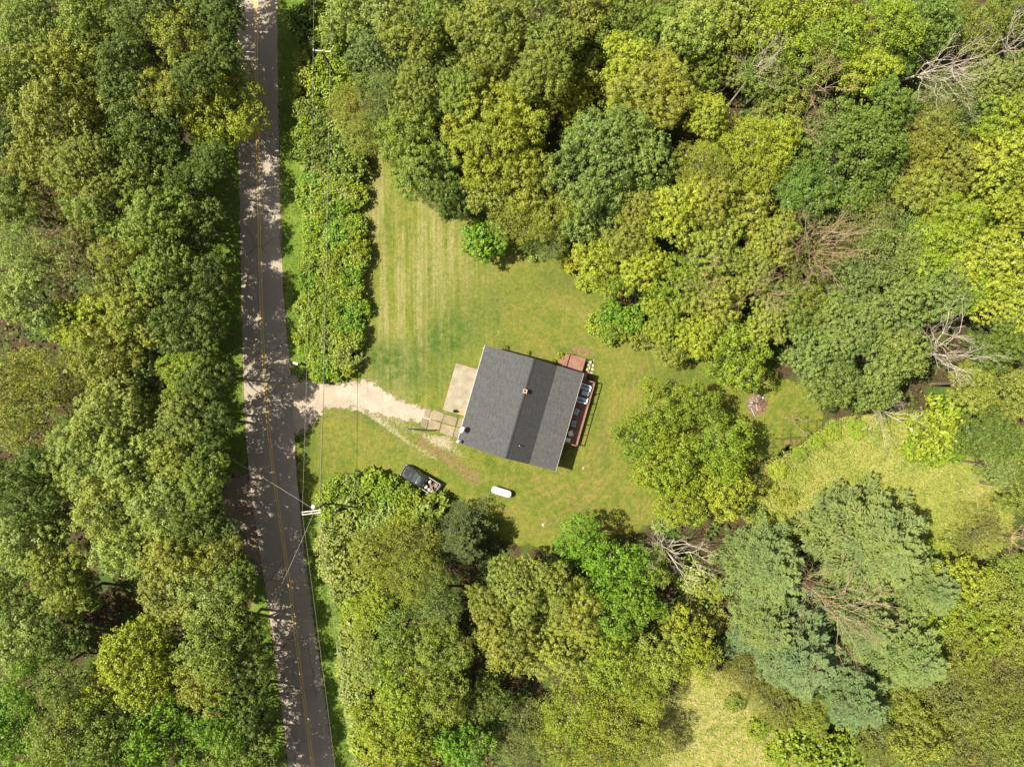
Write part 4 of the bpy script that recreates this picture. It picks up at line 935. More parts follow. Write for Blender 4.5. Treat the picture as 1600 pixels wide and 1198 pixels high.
def tree(px, py, r, kind, colour, h=None, squash=1.0, label=None):
    rm = r/S0; R0 = 5.0
    kk = kind
    if r >= 64 and kind+'_big' in PROTO: kk = kind+'_big'; R0 = 8.0
    cnt[kk] = cnt.get(kk, -1)+1; pr = PROTO[kk][cnt[kk] % len(PROTO[kk])]
    base_c, cword = COL[colour]
    if kind in ('pine', 'spruce'):
        h = h or 13.0; zc = h*0.33; H0, R0 = (16.0, 4.6) if kind == 'pine' else (13.0, 4.2)
        pos = P(px, py, zc); Rm = rm*(CAMH-zc)/CAMH
        root = empty('pine_tree' if kind == 'pine' else 'spruce_tree', (pos.x, pos.y, 0), trnd.uniform(0, 6.28))
        k = Rm/R0*1.04
        cr = copy_ob('crown', pr[0], root, jcol(base_c, 0.05)); cr.scale = (k, k, h/H0); tr_ = copy_ob('trunk', pr[1], root, (1, 1, 1)); tr_.scale = (k, k, h/H0)
    else:
        h = ((8.2+1.05*rm)*trnd.choice((0.66, 0.8, 0.97, 1.0, 1.05, 1.12)) if h is None else h + trnd.uniform(-0.9, 0.9))
        Rg = rm*0.88; zc = max(h-0.80*Rg*squash, 0.42*h); Rm = rm*(CAMH-zc)/CAMH
        pos = P(px, py, zc)
        root = empty('small_tree' if kind == 'bigleaf' else 'broadleaf_tree', (pos.x, pos.y, 0), trnd.uniform(0, 6.28))
        kx, ky = Rm/R0*trnd.uniform(0.90, 1.03), Rm/R0*trnd.uniform(0.90, 1.03)
        cr = copy_ob('crown', pr[0], root, jcol(base_c)); cr.location.z = zc; cr.scale = (kx, ky, (kx+ky)/2*squash*trnd.uniform(0.9, 1.1))
        tr_ = copy_ob('trunk', pr[1], root, (1, 1, 1)); tr_.scale = (kx, ky, zc/10.0)
    if kk not in ('pine', 'spruce'):
        py_g = 599 - pos.y*S0; rl = G(interp(LEFT, py_g), 0)[0] - 1.1; rr_ = G(interp(RIGHT, py_g), 0)[0] + 1.0
        if rl < pos.x < rr_:                                         # never root a tree in the road: it leans over it instead
            dx = pos.x - rl if px < 440 else pos.x - rr_
            root.location.x -= dx; root.rotation_euler.z = 0.0; cr.location.x = dx; tr_.rotation_euler = (0, math.atan2(dx, zc), 0)
    if label: tag(root, label, 'tree', 'woodland trees')
    else: place_label(root, px, py, ('large ' if r >= 72 else 'small ' if r <= 42 else '')+cword+' '+KINDWORD[kind], 'tree', 'woodland trees')
    return root

TREES = [
 # ---------- woods left of the road
 (328, 765, 46, 'oak', 'mid', 12.5), (345, 815, 34, 'oak', 'dark', 10.5), (410, 1235, 46, 'oak', 'dark', 10.5), (360, 1250, 52, 'maple', 'mid', 11.5), (405, 1150, 34, 'oak', 'dark', 10), (330, -30, 52, 'oak', 'dark', 13), (352, 5, 36, 'oak', 'dark', 11.5), (308, 120, 40, 'oak', 'dark', 12), (265, -40, 55, 'oak', 'mid', 13), (350, 30, 36, 'oak', 'dark', 12), (345, 250, 34, 'oak', 'dark', 8.5),  # added to shade the road and pull-off, some of them out of view
 (55, 45, 72, 'oak', 'mid'), (150, 25, 62, 'oak', 'mid'), (240, 20, 55, 'maple', 'dark'), (320, 25, 48, 'oak', 'dark', 11), (283, 62, 44, 'maple', 'olive', 12), (345, 85, 35, 'oak', 'dark', 10),
 (20, 130, 62, 'oak', 'mid'), (110, 110, 60, 'oak', 'olive'), (190, 105, 58, 'oak', 'dark'), (245, 140, 40, 'oak', 'olive', 12),
 (85, 185, 62, 'oak', 'olive'), (165, 185, 62, 'oak', 'olive'), (230, 215, 52, 'maple', 'dark', 12), (20, 215, 50, 'oak', 'dark'),
 (55, 260, 58, 'oak', 'olive'), (130, 265, 66, 'oak', 'olive'), (215, 285, 60, 'oak', 'mid'), (285, 275, 42, 'maple', 'dark', 10), (12, 320, 50, 'oak', 'mid'),
 (160, 335, 60, 'oak', 'mid'), (245, 345, 62, 'oak', 'mid'), (315, 345, 40, 'oak', 'dark', 9.5), (80, 345, 58, 'airy', 'brown'), (30, 400, 55, 'locust', 'pale'),
 (120, 410, 58, 'airy', 'brown'), (190, 415, 56, 'oak', 'olive'), (265, 425, 60, 'oak', 'mid', 12), (325, 435, 44, 'oak', 'dark', 10.5), (40, 470, 52, 'oak', 'pale'),
 (130, 500, 60, 'oak', 'yellow'), (205, 490, 56, 'oak', 'olive'), (280, 505, 56, 'oak', 'dark', 12), (335, 515, 38, 'oak', 'dark', 10),
 (170, 565, 58, 'oak', 'olive'), (235, 575, 52, 'oak', 'dark'), (285, 585, 40, 'maple', 'lime', 12), (328, 590, 44, 'oak', 'dark', 12),
 (175, 640, 58, 'oak', 'pale'), (240, 655, 56, 'oak', 'pale'), (300, 650, 50, 'oak', 'mid', 13), (338, 665, 38, 'oak', 'dark', 12),
 (130, 715, 64, 'oak', 'pale'), (205, 725, 62, 'oak', 'pale'), (275, 715, 52, 'oak', 'olive', 12), (322, 725, 40, 'oak', 'mid', 12),
 (35, 760, 60, 'oak', 'dark'), (95, 800, 55, 'oak', 'mid'), (165, 795, 62, 'oak', 'pale'), (240, 790, 60, 'oak', 'pale'), (306, 800, 48, 'oak', 'dark', 12),
 (35, 850, 60, 'oak', 'pale'), (200, 850, 56, 'oak', 'pale'), (275, 855, 58, 'oak', 'olive', 12), (345, 860, 48, 'oak', 'olive', 11), (380, 905, 36, 'oak', 'mid', 10),
 (90, 890, 56, 'oak', 'olive'), (110, 935, 46, 'oak', 'olive'), (20, 935, 52, 'oak', 'mid'), (260, 925, 60, 'oak', 'olive'), (335, 935, 56, 'oak', 'pale', 11.5),
 (25, 1010, 52, 'oak', 'pale'), (395, 985, 34, 'oak', 'dark', 9.5), (330, 1000, 56, 'maple', 'mid', 11.5), (90, 1000, 46, 'oak', 'dark', 10),
 (380, 1045, 44, 'oak', 'dark', 10), (320, 1070, 50, 'maple', 'olive', 11), (45, 1075, 40, 'maple', 'bright', 12), (100, 1075, 44, 'locust', 'pale', 12), (395, 1110, 44, 'oak', 'dark', 10),
 (25, 1140, 60, 'maple', 'bright'), (105, 1145, 60, 'maple', 'mid'), (180, 1135, 55, 'maple', 'mid'), (255, 1160, 60, 'maple', 'bright', 12), (340, 1130, 52, 'maple', 'bright', 11), (390, 1185, 48, 'oak', 'mid', 10),
 (60, 1200, 55, 'maple', 'bright'), (160, 1205, 55, 'maple', 'mid'), (320, 1205, 55, 'maple', 'mid', 11),
 # ---------- woods above the lawn
 (540, 25, 48, 'oak', 'pale', 10), (605, 15, 50, 'oak', 'pale', 12), (580, 80, 44, 'oak', 'dusty', 11), (640, 55, 56, 'oak', 'olive', 12), (700, 15, 54, 'oak', 'mid'), (699, 82, 44, 'oak', 'pale'),
 (763, 40, 66, 'oak', 'olive'), (778, 105, 58, 'oak', 'olive'), (835, 20, 54, 'maple', 'mid'), (870, 65, 52, 'oak', 'mid'), (905, 20, 52, 'oak', 'olive'), (945, 62, 50, 'maple', 'dark'), (985, 15, 52, 'oak', 'mid'),
 (548, 172, 36, 'locust', 'gold', 9), (574, 212, 34, 'locust', 'gold', 9), (594, 150, 48, 'locust', 'dusty', 11), (658, 142, 64, 'oak', 'olive', 12.5), (722, 145, 46, 'oak', 'mid'),
 (632, 215, 48, 'oak', 'mid', 11), (660, 258, 58, 'oak', 'mid', 11.5), (697, 308, 40, 'oak', 'dark', 10), (800, 160, 54, 'oak', 'yellow'), (845, 115, 50, 'oak', 'olive'), (885, 150, 48, 'oak', 'yellow'),
 (930, 122, 50, 'oak', 'olive'), (985, 95, 52, 'oak', 'yellow'), (1018, 140, 68, 'oak', 'gold'), (990, 185, 50, 'oak', 'yellow'), (1040, 45, 50, 'oak', 'mid'),
 (820, 285, 52, 'oak', 'olive', 12), (760, 300, 44, 'oak', 'olive', 11), (805, 340, 44, 'locust', 'gold', 10), (860, 340, 44, 'oak', 'olive', 10.5), (913, 325, 58, 'oak', 'blue', 11.5), (860, 378, 30, 'locust', 'dusty', 6),
 (1056, 330, 58, 'oak', 'yellow', 12), (1000, 320, 40, 'oak', 'olive', 11), (936, 395, 42, 'maple', 'lemon', 8.5), (985, 370, 42, 'oak', 'olive', 10), (1010, 420, 46, 'oak', 'yellow', 10), (960, 440, 34, 'maple', 'lime', 7),
 (1086, 40, 52, 'oak', 'pale'), (1105, 105, 46, 'oak', 'mid'), (1150, 22, 52, 'oak', 'olive'), (1150, 85, 46, 'oak', 'mid'), (1215, 35, 56, 'maple', 'lime'), (1280, 25, 52, 'maple', 'yellow'), (1255, 85, 56, 'maple', 'lime'),
 (1325, 70, 58, 'maple', 'lime'), (1350, 115, 46, 'maple', 'yellow'), (1205, 120, 46, 'oak', 'mid'), (1385, 35, 52, 'maple', 'lime'), (1445, 38, 62, 'oak', 'deep'), (1405, 85, 40, 'oak', 'deep'), (1530, 40, 54, 'locust', 'olive'),
 (1585, 20, 44, 'oak', 'dark'), (1590, 115, 44, 'oak', 'mid'), (1488, 165, 54, 'locust', 'dusty'), (1545, 130, 48, 'oak', 'dusty'), (1565, 180, 46, 'oak', 'lime'),
 (1109, 180, 46, 'oak', 'yellow'), (1090, 265, 44, 'locust', 'gold'), (1225, 175, 44, 'maple', 'olive', 11), (1210, 215, 42, 'maple', 'yellow', 11), (1255, 300, 46, 'oak', 'deep', 11.5), (1391, 165, 46, 'oak', 'deep'),
 (1450, 200, 46, 'locust', 'gold'), (1480, 260, 66, 'oak', 'gold'), (1575, 255, 62, 'oak', 'lemon'), (1545, 325, 52, 'oak', 'lime'), (1440, 305, 48, 'oak', 'gold', 12), (1595, 320, 48, 'oak', 'yellow'), (1500, 345, 44, 'oak', 'lime'),
 (1162, 335, 60, 'oak', 'olive'), (1120, 385, 54, 'oak', 'olive', 12), (1210, 370, 44, 'oak', 'olive'), (1105, 310, 46, 'oak', 'olive'), (1180, 420, 46, 'oak', 'olive', 11),
 (1362, 345, 46, 'locust', 'brown', 11.5), (1295, 372, 46, 'airy', 'brown', 11), (1262, 415, 40, 'airy', 'brown', 10.5), (1385, 392, 58, 'locust', 'dusty', 12), (1455, 385, 52, 'oak', 'lime', 12), (1549, 410, 60, 'oak', 'lemon'), (1515, 450, 44, 'oak', 'lime'), (1580, 475, 56, 'oak', 'lemon'), (1330, 440, 44, 'oak', 'dusty', 11),
 (1060, 445, 46, 'maple', 'lime', 9.5), (1040, 500, 40, 'oak', 'yellow', 8), (1050, 545, 32, 'oak', 'olive', 6.5), (1115, 470, 52, 'oak', 'olive', 11), (1090, 525, 44, 'oak', 'yellow', 9), (1205, 500, 42, 'oak', 'olive', 11),
 (1245, 480, 48, 'oak', 'mid', 11.5), (1270, 545, 52, 'oak', 'dusty', 11.5), (1330, 510, 64, 'oak', 'dusty', 13), (1300, 595, 50, 'oak', 'dusty', 11), (1400, 480, 56, 'oak', 'dusty', 12), (1395, 560, 60, 'oak', 'dusty', 12), (1370, 610, 44, 'oak', 'dusty', 10),
 (1475, 455, 46, 'oak', 'dusty', 12), (1560, 545, 52, 'oak', 'dark'), (1520, 600, 44, 'oak', 'olive', 12), (1570, 620, 52, 'oak', 'olive'), (1540, 680, 56, 'oak', 'dark', 11.5), (1590, 700, 46, 'oak', 'mid'), (1590, 765, 42, 'oak', 'mid', 10.5), (1560, 730, 36, 'oak', 'dusty', 10),
 # ---------- right-hand group, woods below the lawn
 (1029, 641, 55, 'maple', 'walnut', 10.5), (1084, 628, 39, 'maple', 'walnut', 9), (992, 686, 41, 'maple', 'walnut', 8), (1046, 726, 57, 'maple', 'walnut', 10), (1126, 691, 55, 'maple', 'walnut', 10.5), (1122, 764, 49, 'maple', 'yellow', 9), (1064, 788, 41, 'maple', 'yellow', 8),
 (592, 868, 48, 'locust', 'gold', 10), (640, 850, 44, 'locust', 'gold', 9.5), (655, 900, 48, 'locust', 'olive', 10.5), (545, 880, 38, 'bigleaf', 'pale', 6), (600, 930, 46, 'maple', 'lime', 10), (680, 945, 46, 'locust', 'dusty', 11), (570, 960, 36, 'maple', 'yellow', 8),
 (625, 1000, 50, 'maple', 'mid', 11), (685, 1010, 50, 'oak', 'mid', 11.5), (580, 1030, 40, 'maple', 'pale', 8.5), (630, 1070, 58, 'maple', 'lime', 11), (690, 1090, 46, 'maple', 'mid', 11), (595, 1130, 52, 'maple', 'lime', 10.5), (660, 1150, 54, 'maple', 'lime', 11), (730, 1165, 48, 'maple', 'bright', 10), (620, 1195, 50, 'maple', 'yellow', 10),
 (875, 920, 52, 'oak', 'olive', 12.5), (790, 1000, 60, 'oak', 'olive', 12), (870, 1010, 56, 'oak', 'olive', 12), (900, 960, 44, 'oak', 'olive', 12), (765, 940, 40, 'oak', 'olive', 11.5),
 (905, 845, 42, 'maple', 'bright', 8.5), (965, 890, 58, 'maple', 'bright', 10.5), (1000, 945, 46, 'maple', 'bright', 10.5), (950, 960, 52, 'maple', 'bright', 11), (955, 1025, 50, 'maple', 'lime', 10.5), (1020, 890, 34, 'maple', 'mid', 8),
 (1068, 990, 46, 'maple', 'yellow', 9.5), (1090, 1035, 40, 'maple', 'yellow', 8.5), (1035, 1030, 46, 'maple', 'olive', 9.5), (905, 1100, 58, 'locust', 'yellow', 10.5), (965, 1120, 58, 'locust', 'gold', 10.5), (1010, 1085, 44, 'locust', 'yellow', 9.5), (930, 1175, 56, 'locust', 'yellow', 10.5), (1010, 1170, 46, 'locust', 'gold', 9.5),
 (825, 1125, 44, 'locust', 'dusty', 7), (810, 1180, 44, 'locust', 'dusty', 7.5), (760, 1090, 40, 'maple', 'dark', 8), (870, 1160, 40, 'locust', 'olive', 8),
 (1188, 880, 66, 'pine', 'pine', 13), (1232, 1008, 76, 'pine', 'pineb', 14), (1400, 1005, 68, 'pine', 'pine', 13), (1318, 1075, 60, 'pine', 'pineb', 12), (1190, 970, 52, 'pine', 'pine', 11), (1330, 960, 60, 'pine', 'pine', 12), (1428, 905, 56, 'pine', 'pine', 12),
 (1500, 905, 52, 'maple', 'yellow', 8.5), (1555, 930, 50, 'maple', 'olive', 9), (1490, 955, 46, 'maple', 'lime', 8), (1545, 985, 48, 'maple', 'yellow', 9), (1590, 900, 40, 'maple', 'mid', 8), (1535, 835, 38, 'airy', 'brown', 6), (1590, 985, 44, 'maple', 'olive', 9),
 (1500, 1020, 50, 'locust', 'olive', 9), (1570, 1045, 52, 'locust', 'brown', 9.5), (1490, 1085, 54, 'locust', 'brown', 9.5), (1410, 1095, 48, 'locust', 'olive', 9), (1550, 1115, 54, 'locust', 'olive', 9.5), (1440, 1150, 52, 'maple', 'gold', 9.5), (1510, 1175, 50, 'locust', 'brown', 9.5),
 (1590, 1165, 46, 'maple', 'mid', 9), (1215, 1105, 44, 'locust', 'brown', 7), (1170, 1060, 36, 'locust', 'brown', 6), (1380, 1165, 46, 'locust', 'brown', 8.5), (1320, 1180, 44, 'bigleaf', 'lime', 6), (1250, 1165, 40, 'bigleaf', 'lime', 5.5), (1270, 1120, 36, 'locust', 'olive', 7),
]
for T_ in TREES:
    if T_[0] < 400 and len(T_) > 5: T_ = (T_[0] - (11 if 290 < T_[0] and 150 < T_[1] < 1000 else 2), T_[1], T_[2]*1.04) + T_[3:5] + (T_[5]+1.9,)      # tall row along the road
    tree(*T_)
tree(335, 160, 74, 'maple', 'yellow', 11.5, label='yellow-green tree overhanging the left lane of the upper road')
tree(60, 625, 100, 'locust', 'gold', 15, label='large feathery golden-olive tree at the left edge of the photo')
tree(215, 1035, 84, 'maple', 'yellow', 13, label='big yellow-green tree among darker ones left of the lower road')
tree(770, 215, 86, 'oak', 'yellow', 14, label='large yellow-green domed tree left of the bluish dome above the lawn')
tree(948, 245, 100, 'oak', 'blue', 14.5, label='largest bluish green dome-shaped tree above the lawn')
tree(1155, 245, 76, 'locust', 'yellow', 13, label='large golden feathery tree right of the bluish dome-shaped tree')
tree(1318, 240, 94, 'maple', 'deep', 14, label='large deep green layered tree in the upper right woods')
tree(1146, 545, 62, 'oak', 'lime', 10, label='bright lime-green rounded tree at the lawn edge above the burn pile')
tree(755, 372, 38, 'bigleaf', 'bright', 6, label='small bright green large-leaved tree standing at the upper lawn edge')
tree(1462, 676, 46, 'bigleaf', 'lime', 4.5, label='low lime-green bushy tree at the upper right side of the yellow meadow')
tree(810, 915, 66, 'oak', 'olive', 13, label='large knobbly olive tree below the propane tank and lawn')
tree(725, 836, 48, 'spruce', 'sprucec', 9, label='dark spruce with drooping branches below the propane tank')
tree(1345, 842, 92, 'pine', 'pine', 15, label='largest pale plumed pine beside the yellow meadow')

# ---- dead trees
def dead_tree(px, py, r, h, mat, label, lean=(0, 0), seed=1, spread=0.75, dens=1.0, zc=None):
    rnd = random.Random(seed); zc = zc or h*0.8; top = P(px, py, zc); rm = r/S0*(CAMH-zc)/CAMH
    base = Vector((top.x-lean[0], top.y-lean[1], 0)); root = empty('dead_tree', base); tag(root, label, 'dead tree', 'dead trees')
    fork = Vector((lean[0]*0.55, lean[1]*0.55, h*0.55)); m = MB(); m.tube([(0, 0, -0.1), fork*0.5 + Vector((0.1, 0.1, 0)), fork], [0.24*min(1, r/48), 0.19*min(1, r/48), 0.15*min(1, r/48)], 7); m.build('trunk', mat, root)
    br = MB()
    def grow(p, d, L, rad_, depth):
        mid = p + d*L*0.5 + Vector((rnd.uniform(-1, 1), rnd.uniform(-1, 1), rnd.uniform(-1, 1)))*L*0.09; e = p + d*L + Vector((rnd.uniform(-1, 1), rnd.uniform(-1, 1), rnd.uniform(-0.6, 1)))*L*0.10
        br.tube([p, mid, e], [rad_, rad_*0.8, rad_*0.55], 4 if depth > 1 else 3, False)
        if depth == 0: return
        for q in range(rnd.choice((2, 3, 3)) if depth > 1 else 3):
            nd = (d + Vector((rnd.uniform(-1, 1), rnd.uniform(-1, 1), rnd.uniform(-0.6, 0.8)))*spread).normalized()
            grow(mid.lerp(e, rnd.uniform(0.0, 1.0)) if q else e, nd, L*rnd.uniform(0.45, 0.72), rad_*0.58, depth-1)
    tip = Vector((lean[0], lean[1], zc))
    n = int(7*dens)
    for k in range(n):
        a = k*2*math.pi/n + rnd.uniform(-0.4, 0.4); tgt = tip + Vector((math.cos(a), math.sin(a), 0))*rm*rnd.uniform(0.35, 0.6) + Vector((0, 0, rnd.uniform(-0.1, 0.25)*rm))
        d = tgt - fork; grow(fork, d.normalized(), d.length, 0.07*min(1, r/42), 4)
    br.build('branches', mat, root)
dead_tree(1280, 385, 54, 12.5, M_deadb, 'brown dead tree with radiating bare twigs amid the right-hand woods', seed=3, dens=2.3)
dead_tree(1460, 118, 46, 13.5, M_deadg, 'bleached fallen treetop with bare grey twigs in the upper right woods', (1.2, -3.0), seed=5, dens=1.5)
dead_tree(1585, 68, 32, 13.5, M_deadg, 'small bare grey treetop at the right edge near the top', (-2.0, -1.5), seed=6)
dead_tree(1475, 545, 52, 13.0, M_deadg, 'white bare dead tree right of the big dusty dark trees', (-1, 1), seed=8, dens=1.3)
dead_tree(1385, 645, 34, 8.0, M_deadg, 'low white dead branches at the edge of the yellow meadow', (0, -1), seed=9)
dead_tree(1242, 655, 22, 4.0, M_deadb, 'thin bare sapling on the lawn right of the burn pile', seed=10, dens=0.6)
dead_tree(1052, 862, 50, 9.5, M_deadg, 'grey dead tree with spreading bare branches below the lawn', (1, 0.5), seed=12, dens=1.2)
dead_tree(1318, 955, 42, 14.0, M_deadb, 'brown dead branches lying between the pines', (1.5, -1), seed=14, zc=12.5)
dead_tree(1260, 912, 26, 12.0, M_deadb, 'small brown dead top between the two upper pines', seed=15)
dead_tree(1095, 442, 26, 11.5, M_deadb, 'small brown dead twig crown above the lime-green tree', seed=16)
dead_tree(1196, 458, 34, 12.0, M_deadb, 'brown dead twig crown below and left of the large brown dead tree', seed=17, dens=1.2)
dead_tree(1275, 132, 34, 14.5, M_deadb, 'thin grey-brown dead branches among lime-green trees near the top', seed=18)
dead_tree(1180, 110, 26, 14.0, M_deadg, 'few pale dead twigs left of the lime-green trees near the top', seed=19)
dead_tree(1262, 195, 20, 13.5, M_deadb, 'tiny dead top just above the deep green tree', seed=20)
dead_tree(135, 372, 48, 13.5, M_deadb, 'bare forked brown limbs in the left woods above the yellow crown', seed=21, dens=0.8)
dead_tree(1588, 845, 34, 5.0, M_deadb, 'fallen brown dead tree at the right edge beside the meadow', seed=22)

# ---- shrubs and thickets
def shrub_mesh(seed, R=1.6, nfl=28, nleaf=46, leaf=0.135, asp=0.55, H=2.6):
    rng = np.random.default_rng(seed); C = []; N = []; Sz = []; T = []
    stems = MB()
    for k in range(nfl):
        a = rng.uniform(0, 6.28); rr = R*math.sqrt(rng.uniform(0, 1))*0.85; zt = H*(1-0.55*(rr/R)**2)*rng.uniform(0.62, 1.02); c0_ = np.array([rr*math.cos(a), rr*math.sin(a), zt])
        stems.tube([(0, 0, -0.05), (c0_[0]*0.5, c0_[1]*0.5, zt*0.55), tuple(c0_)], [0.03, 0.02, 0.008], 3, False)
        v = unit(rng.normal(size=(nleaf, 3)) + [0, 0, 0.5]); fr = rng.uniform(0.35, 0.6)
        C.append(c0_ + v*fr*rng.uniform(0.3, 1.15, (nleaf, 1))); N.append(unit(v + rng.normal(0, 0.7, (nleaf, 3)) + [0, 0, 0.4])); Sz.append(leaf*rng.uniform(0.6, 1.4, nleaf)); T.append(np.full(nleaf, rng.uniform()))
    n = 260; a = rng.uniform(0, 6.28, n); rr = R*np.sqrt(rng.uniform(0, 1, n)); C.append(np.stack([rr*np.cos(a), rr*np.sin(a), rng.uniform(0.15, 0.6*H, n)*(1-0.4*(rr/R)**2)], 1)); N.append(unit(rng.normal(size=(n, 3)) + [0, 0, 1])); Sz.append(leaf*rng.uniform(1, 1.8, n)); T.append(rng.uniform(0, 1, n))
    C = np.concatenate(C); me = np_mesh('shrub', leaf_verts(C, np.concatenate(N), np.concatenate(Sz), asp, rng), 4, {'rnd': rng.uniform(size=len(C)), 'tone': np.concatenate(T)}); me.materials.append(M_leaf)
    sm = stems.mesh('stems'); sm.materials.append(M_bark); return me, sm
SH = [shrub_mesh(s) for s in (1, 2, 3, 4)] + [shrub_mesh(s, leaf=0.24, nfl=20, nleaf=24) for s in (5, 6)]
def shrub(px, py, r, h, colour, group, words=None, label=None, fine=True):
    k = trnd.randrange(0, 4) if fine else trnd.randrange(4, 6)
    zc = h*0.6; pos = P(px, py, zc); Rm = r/S0*(CAMH-zc)/CAMH
    root = empty('shrub', (pos.x, pos.y, 0), trnd.uniform(0, 6.28))
    for nm_, me in (('foliage', SH[k][0]), ('stems', SH[k][1])):
        o = copy_ob(nm_, me, root, jcol(COL[colour][0])); o.scale = (Rm/1.75, Rm/1.75, h/2.7)
    if label: tag(root, label, 'shrub', group)
    else: place_label(root, px, py, words or (COL[colour][1]+' shrub'), 'shrub', group)
# roadside hedge (dense strip between verge and lawn)
hedge = []
for y in range(262, 590, 23):
    w0 = np.interp(y, [250, 300, 400, 500, 560, 590], [470, 472, 470, 466, 472, 490]); w1 = np.interp(y, [250, 300, 400, 500, 560, 590], [560, 562, 568, 566, 558, 540])
    n = 4 if w1-w0 > 70 else 3
    for k in range(n):
        hedge.append((w0+14+(w1-w0-28)*k/(n-1)+trnd.uniform(-7, 7), y-6+trnd.uniform(-7, 7), k, n))
rows = {}
for (x, y, k, n) in hedge: rows.setdefault(k, []).append((x, y))
for k, lst in rows.items():
    side = ['road-side', 'inner road-side', 'inner lawn-side', 'lawn-side'][k]; lst.sort(key=lambda p_: -p_[1])
    for i, (x, y) in enumerate(lst):
        shrub(x, y, trnd.uniform(20, 26), trnd.uniform(2.0, 2.7), trnd.choice(['lime', 'lime', 'lime', 'bright', 'pale']), 'roadside hedge', label='%s shrub of the roadside hedge, %s from its driveway end' % (side, ['first', 'second', 'third', 'fourth', 'fifth', 'sixth', 'seventh', 'eighth', 'ninth', 'tenth', 'eleventh', 'twelfth', 'thirteenth', 'fourteenth', 'fifteenth'][i]))
# thicket running up to the top along the verge
for (x, y, c_) in [(492, 20, 'dark'), (515, 8, 'mid'), (485, 60, 'dark'), (512, 45, 'lime'), (535, 70, 'lime'), (480, 100, 'mid'), (508, 95, 'lime'), (532, 110, 'lime'), (478, 130, 'lemon'), (500, 140, 'lime'), (525, 150, 'lime'), (545, 125, 'lime'), (482, 172, 'mid'), (506, 180, 'mid'), (530, 190, 'pale'),
                   (478, 205, 'lime'), (500, 220, 'dark'), (525, 230, 'mid'), (545, 232, 'mid'), (480, 240, 'mid'), (505, 250, 'dark'), (530, 262, 'mid'), (552, 258, 'mid'), (470, 30, 'dark'), (540, 35, 'lime')]:
    shrub(x, y, 26, 3.2, c_, 'shrubs along the upper road verge', COL[c_][1]+' verge shrub')
# thicket below the truck and along the lower verge
for (x, y, c_) in [(510, 790, 'lime'), (530, 765, 'lime'), (555, 760, 'pale'), (580, 755, 'lime'), (605, 765, 'lime'), (625, 775, 'lime'), (645, 790, 'lime'), (665, 805, 'mid'), (540, 795, 'pale'), (570, 790, 'lime'), (600, 800, 'pale'), (632, 812, 'lime'), (655, 825, 'mid'), (520, 825, 'pale'), (548, 830, 'pale'), (578, 825, 'pale'),
                   (608, 830, 'lime'), (512, 855, 'pale'), (540, 862, 'pale'), (522, 890, 'pale'), (548, 905, 'pale'), (535, 925, 'pale'), (552, 945, 'lime'), (548, 985, 'olive'), (548, 1020, 'pale'), (545, 1050, 'pale'), (552, 1085, 'pale'), (560, 1120, 'olive'), (565, 1160, 'lime'), (575, 1190, 'olive'), (565, 1000, 'olive'), (570, 1060, 'olive'), (680, 790, 'mid')]:
    shrub(x, y, 26, 2.8 if y < 950 else 2.2, c_, 'thicket below the truck', COL[c_][1]+' thicket shrub', fine=(x+y) % 3 > 0)
# meadow-edge scrub, bushes at the lawn edge
for (x, y, r, h, c_) in [(1215, 735, 16, 1.0, 'lime'), (1200, 765, 18, 1.2, 'olive'), (1230, 780, 18, 1.2, 'gold'), (1250, 710, 14, 0.9, 'lime'), (1275, 690, 14, 1.0, 'lime'), (1300, 675, 16, 1.0, 'lime'), (1340, 670, 18, 1.0, 'lime'), (1180, 800, 20, 1.6, 'olive'), (1215, 815, 18, 1.3, 'gold'), (1245, 830, 20, 1.5, 'olive'),
                         (1490, 640, 24, 2.2, 'bright'), (1430, 700, 22, 1.6, 'bright'), (1495, 700, 24, 2.0, 'bright'), (1460, 715, 20, 1.4, 'lime'), (1510, 800, 20, 1.3, 'brown'), (1545, 790, 18, 1.2, 'brown'), (1500, 840, 24, 1.8, 'brown'), (1470, 860, 22, 1.6, 'olive'), (1440, 850, 18, 1.2, 'lime'),
                         (935, 505, 22, 2.2, 'lime'), (960, 520, 24, 2.6, 'lime'), (985, 500, 26, 3.0, 'bright'), (955, 490, 24, 2.8, 'bright'), (1000, 530, 20, 2.2, 'olive'), (900, 408, 24, 2.8, 'lemon'), (915, 440, 18, 1.8, 'lime'), (838, 392, 18, 1.6, 'olive'), (830, 375, 24, 2.6, 'dark'), (1020, 470, 26, 3.0, 'lime'),
                         (1035, 820, 18, 1.5, 'pale'), (1075, 900, 30, 2.6, 'pale'), (1085, 935, 26, 2.2, 'olive'), (1110, 920, 26, 2.2, 'olive'), (1120, 970, 24, 2.2, 'brown'), (1185, 1140, 20, 1.6, 'lime'), (1215, 1180, 22, 1.8, 'lime'), (1150, 1100, 18, 1.4, 'olive')]:
    shrub(x, y, r, h, c_, 'bushes at the edges of lawn and meadow', COL[c_][1]+' bush')
shrub(876, 556, 7, 0.9, 'lemon', 'plants by the house', label='small yellow-leaved shrub left of the deck platform')
for (px, py, r, h, c_, lab) in ((789, 543.5, 6, 0.6, 'brown', 'small reddish-brown plant at the upper left wall of the house'), (826, 551, 4, 0.5, 'lime', 'tiny green plant at the middle of the upper house wall'), (864, 566, 6, 0.6, 'lime', 'small green plant along the upper wall near the platform'), (921, 589, 6, 0.7, 'dark', 'dark green foliage added as shadow on the grass between platform and deck')):  # the dark one by the deck is added, standing in for shadow on grass
    shrub(px, py, r, h, c_, 'plants by the house', label=lab)
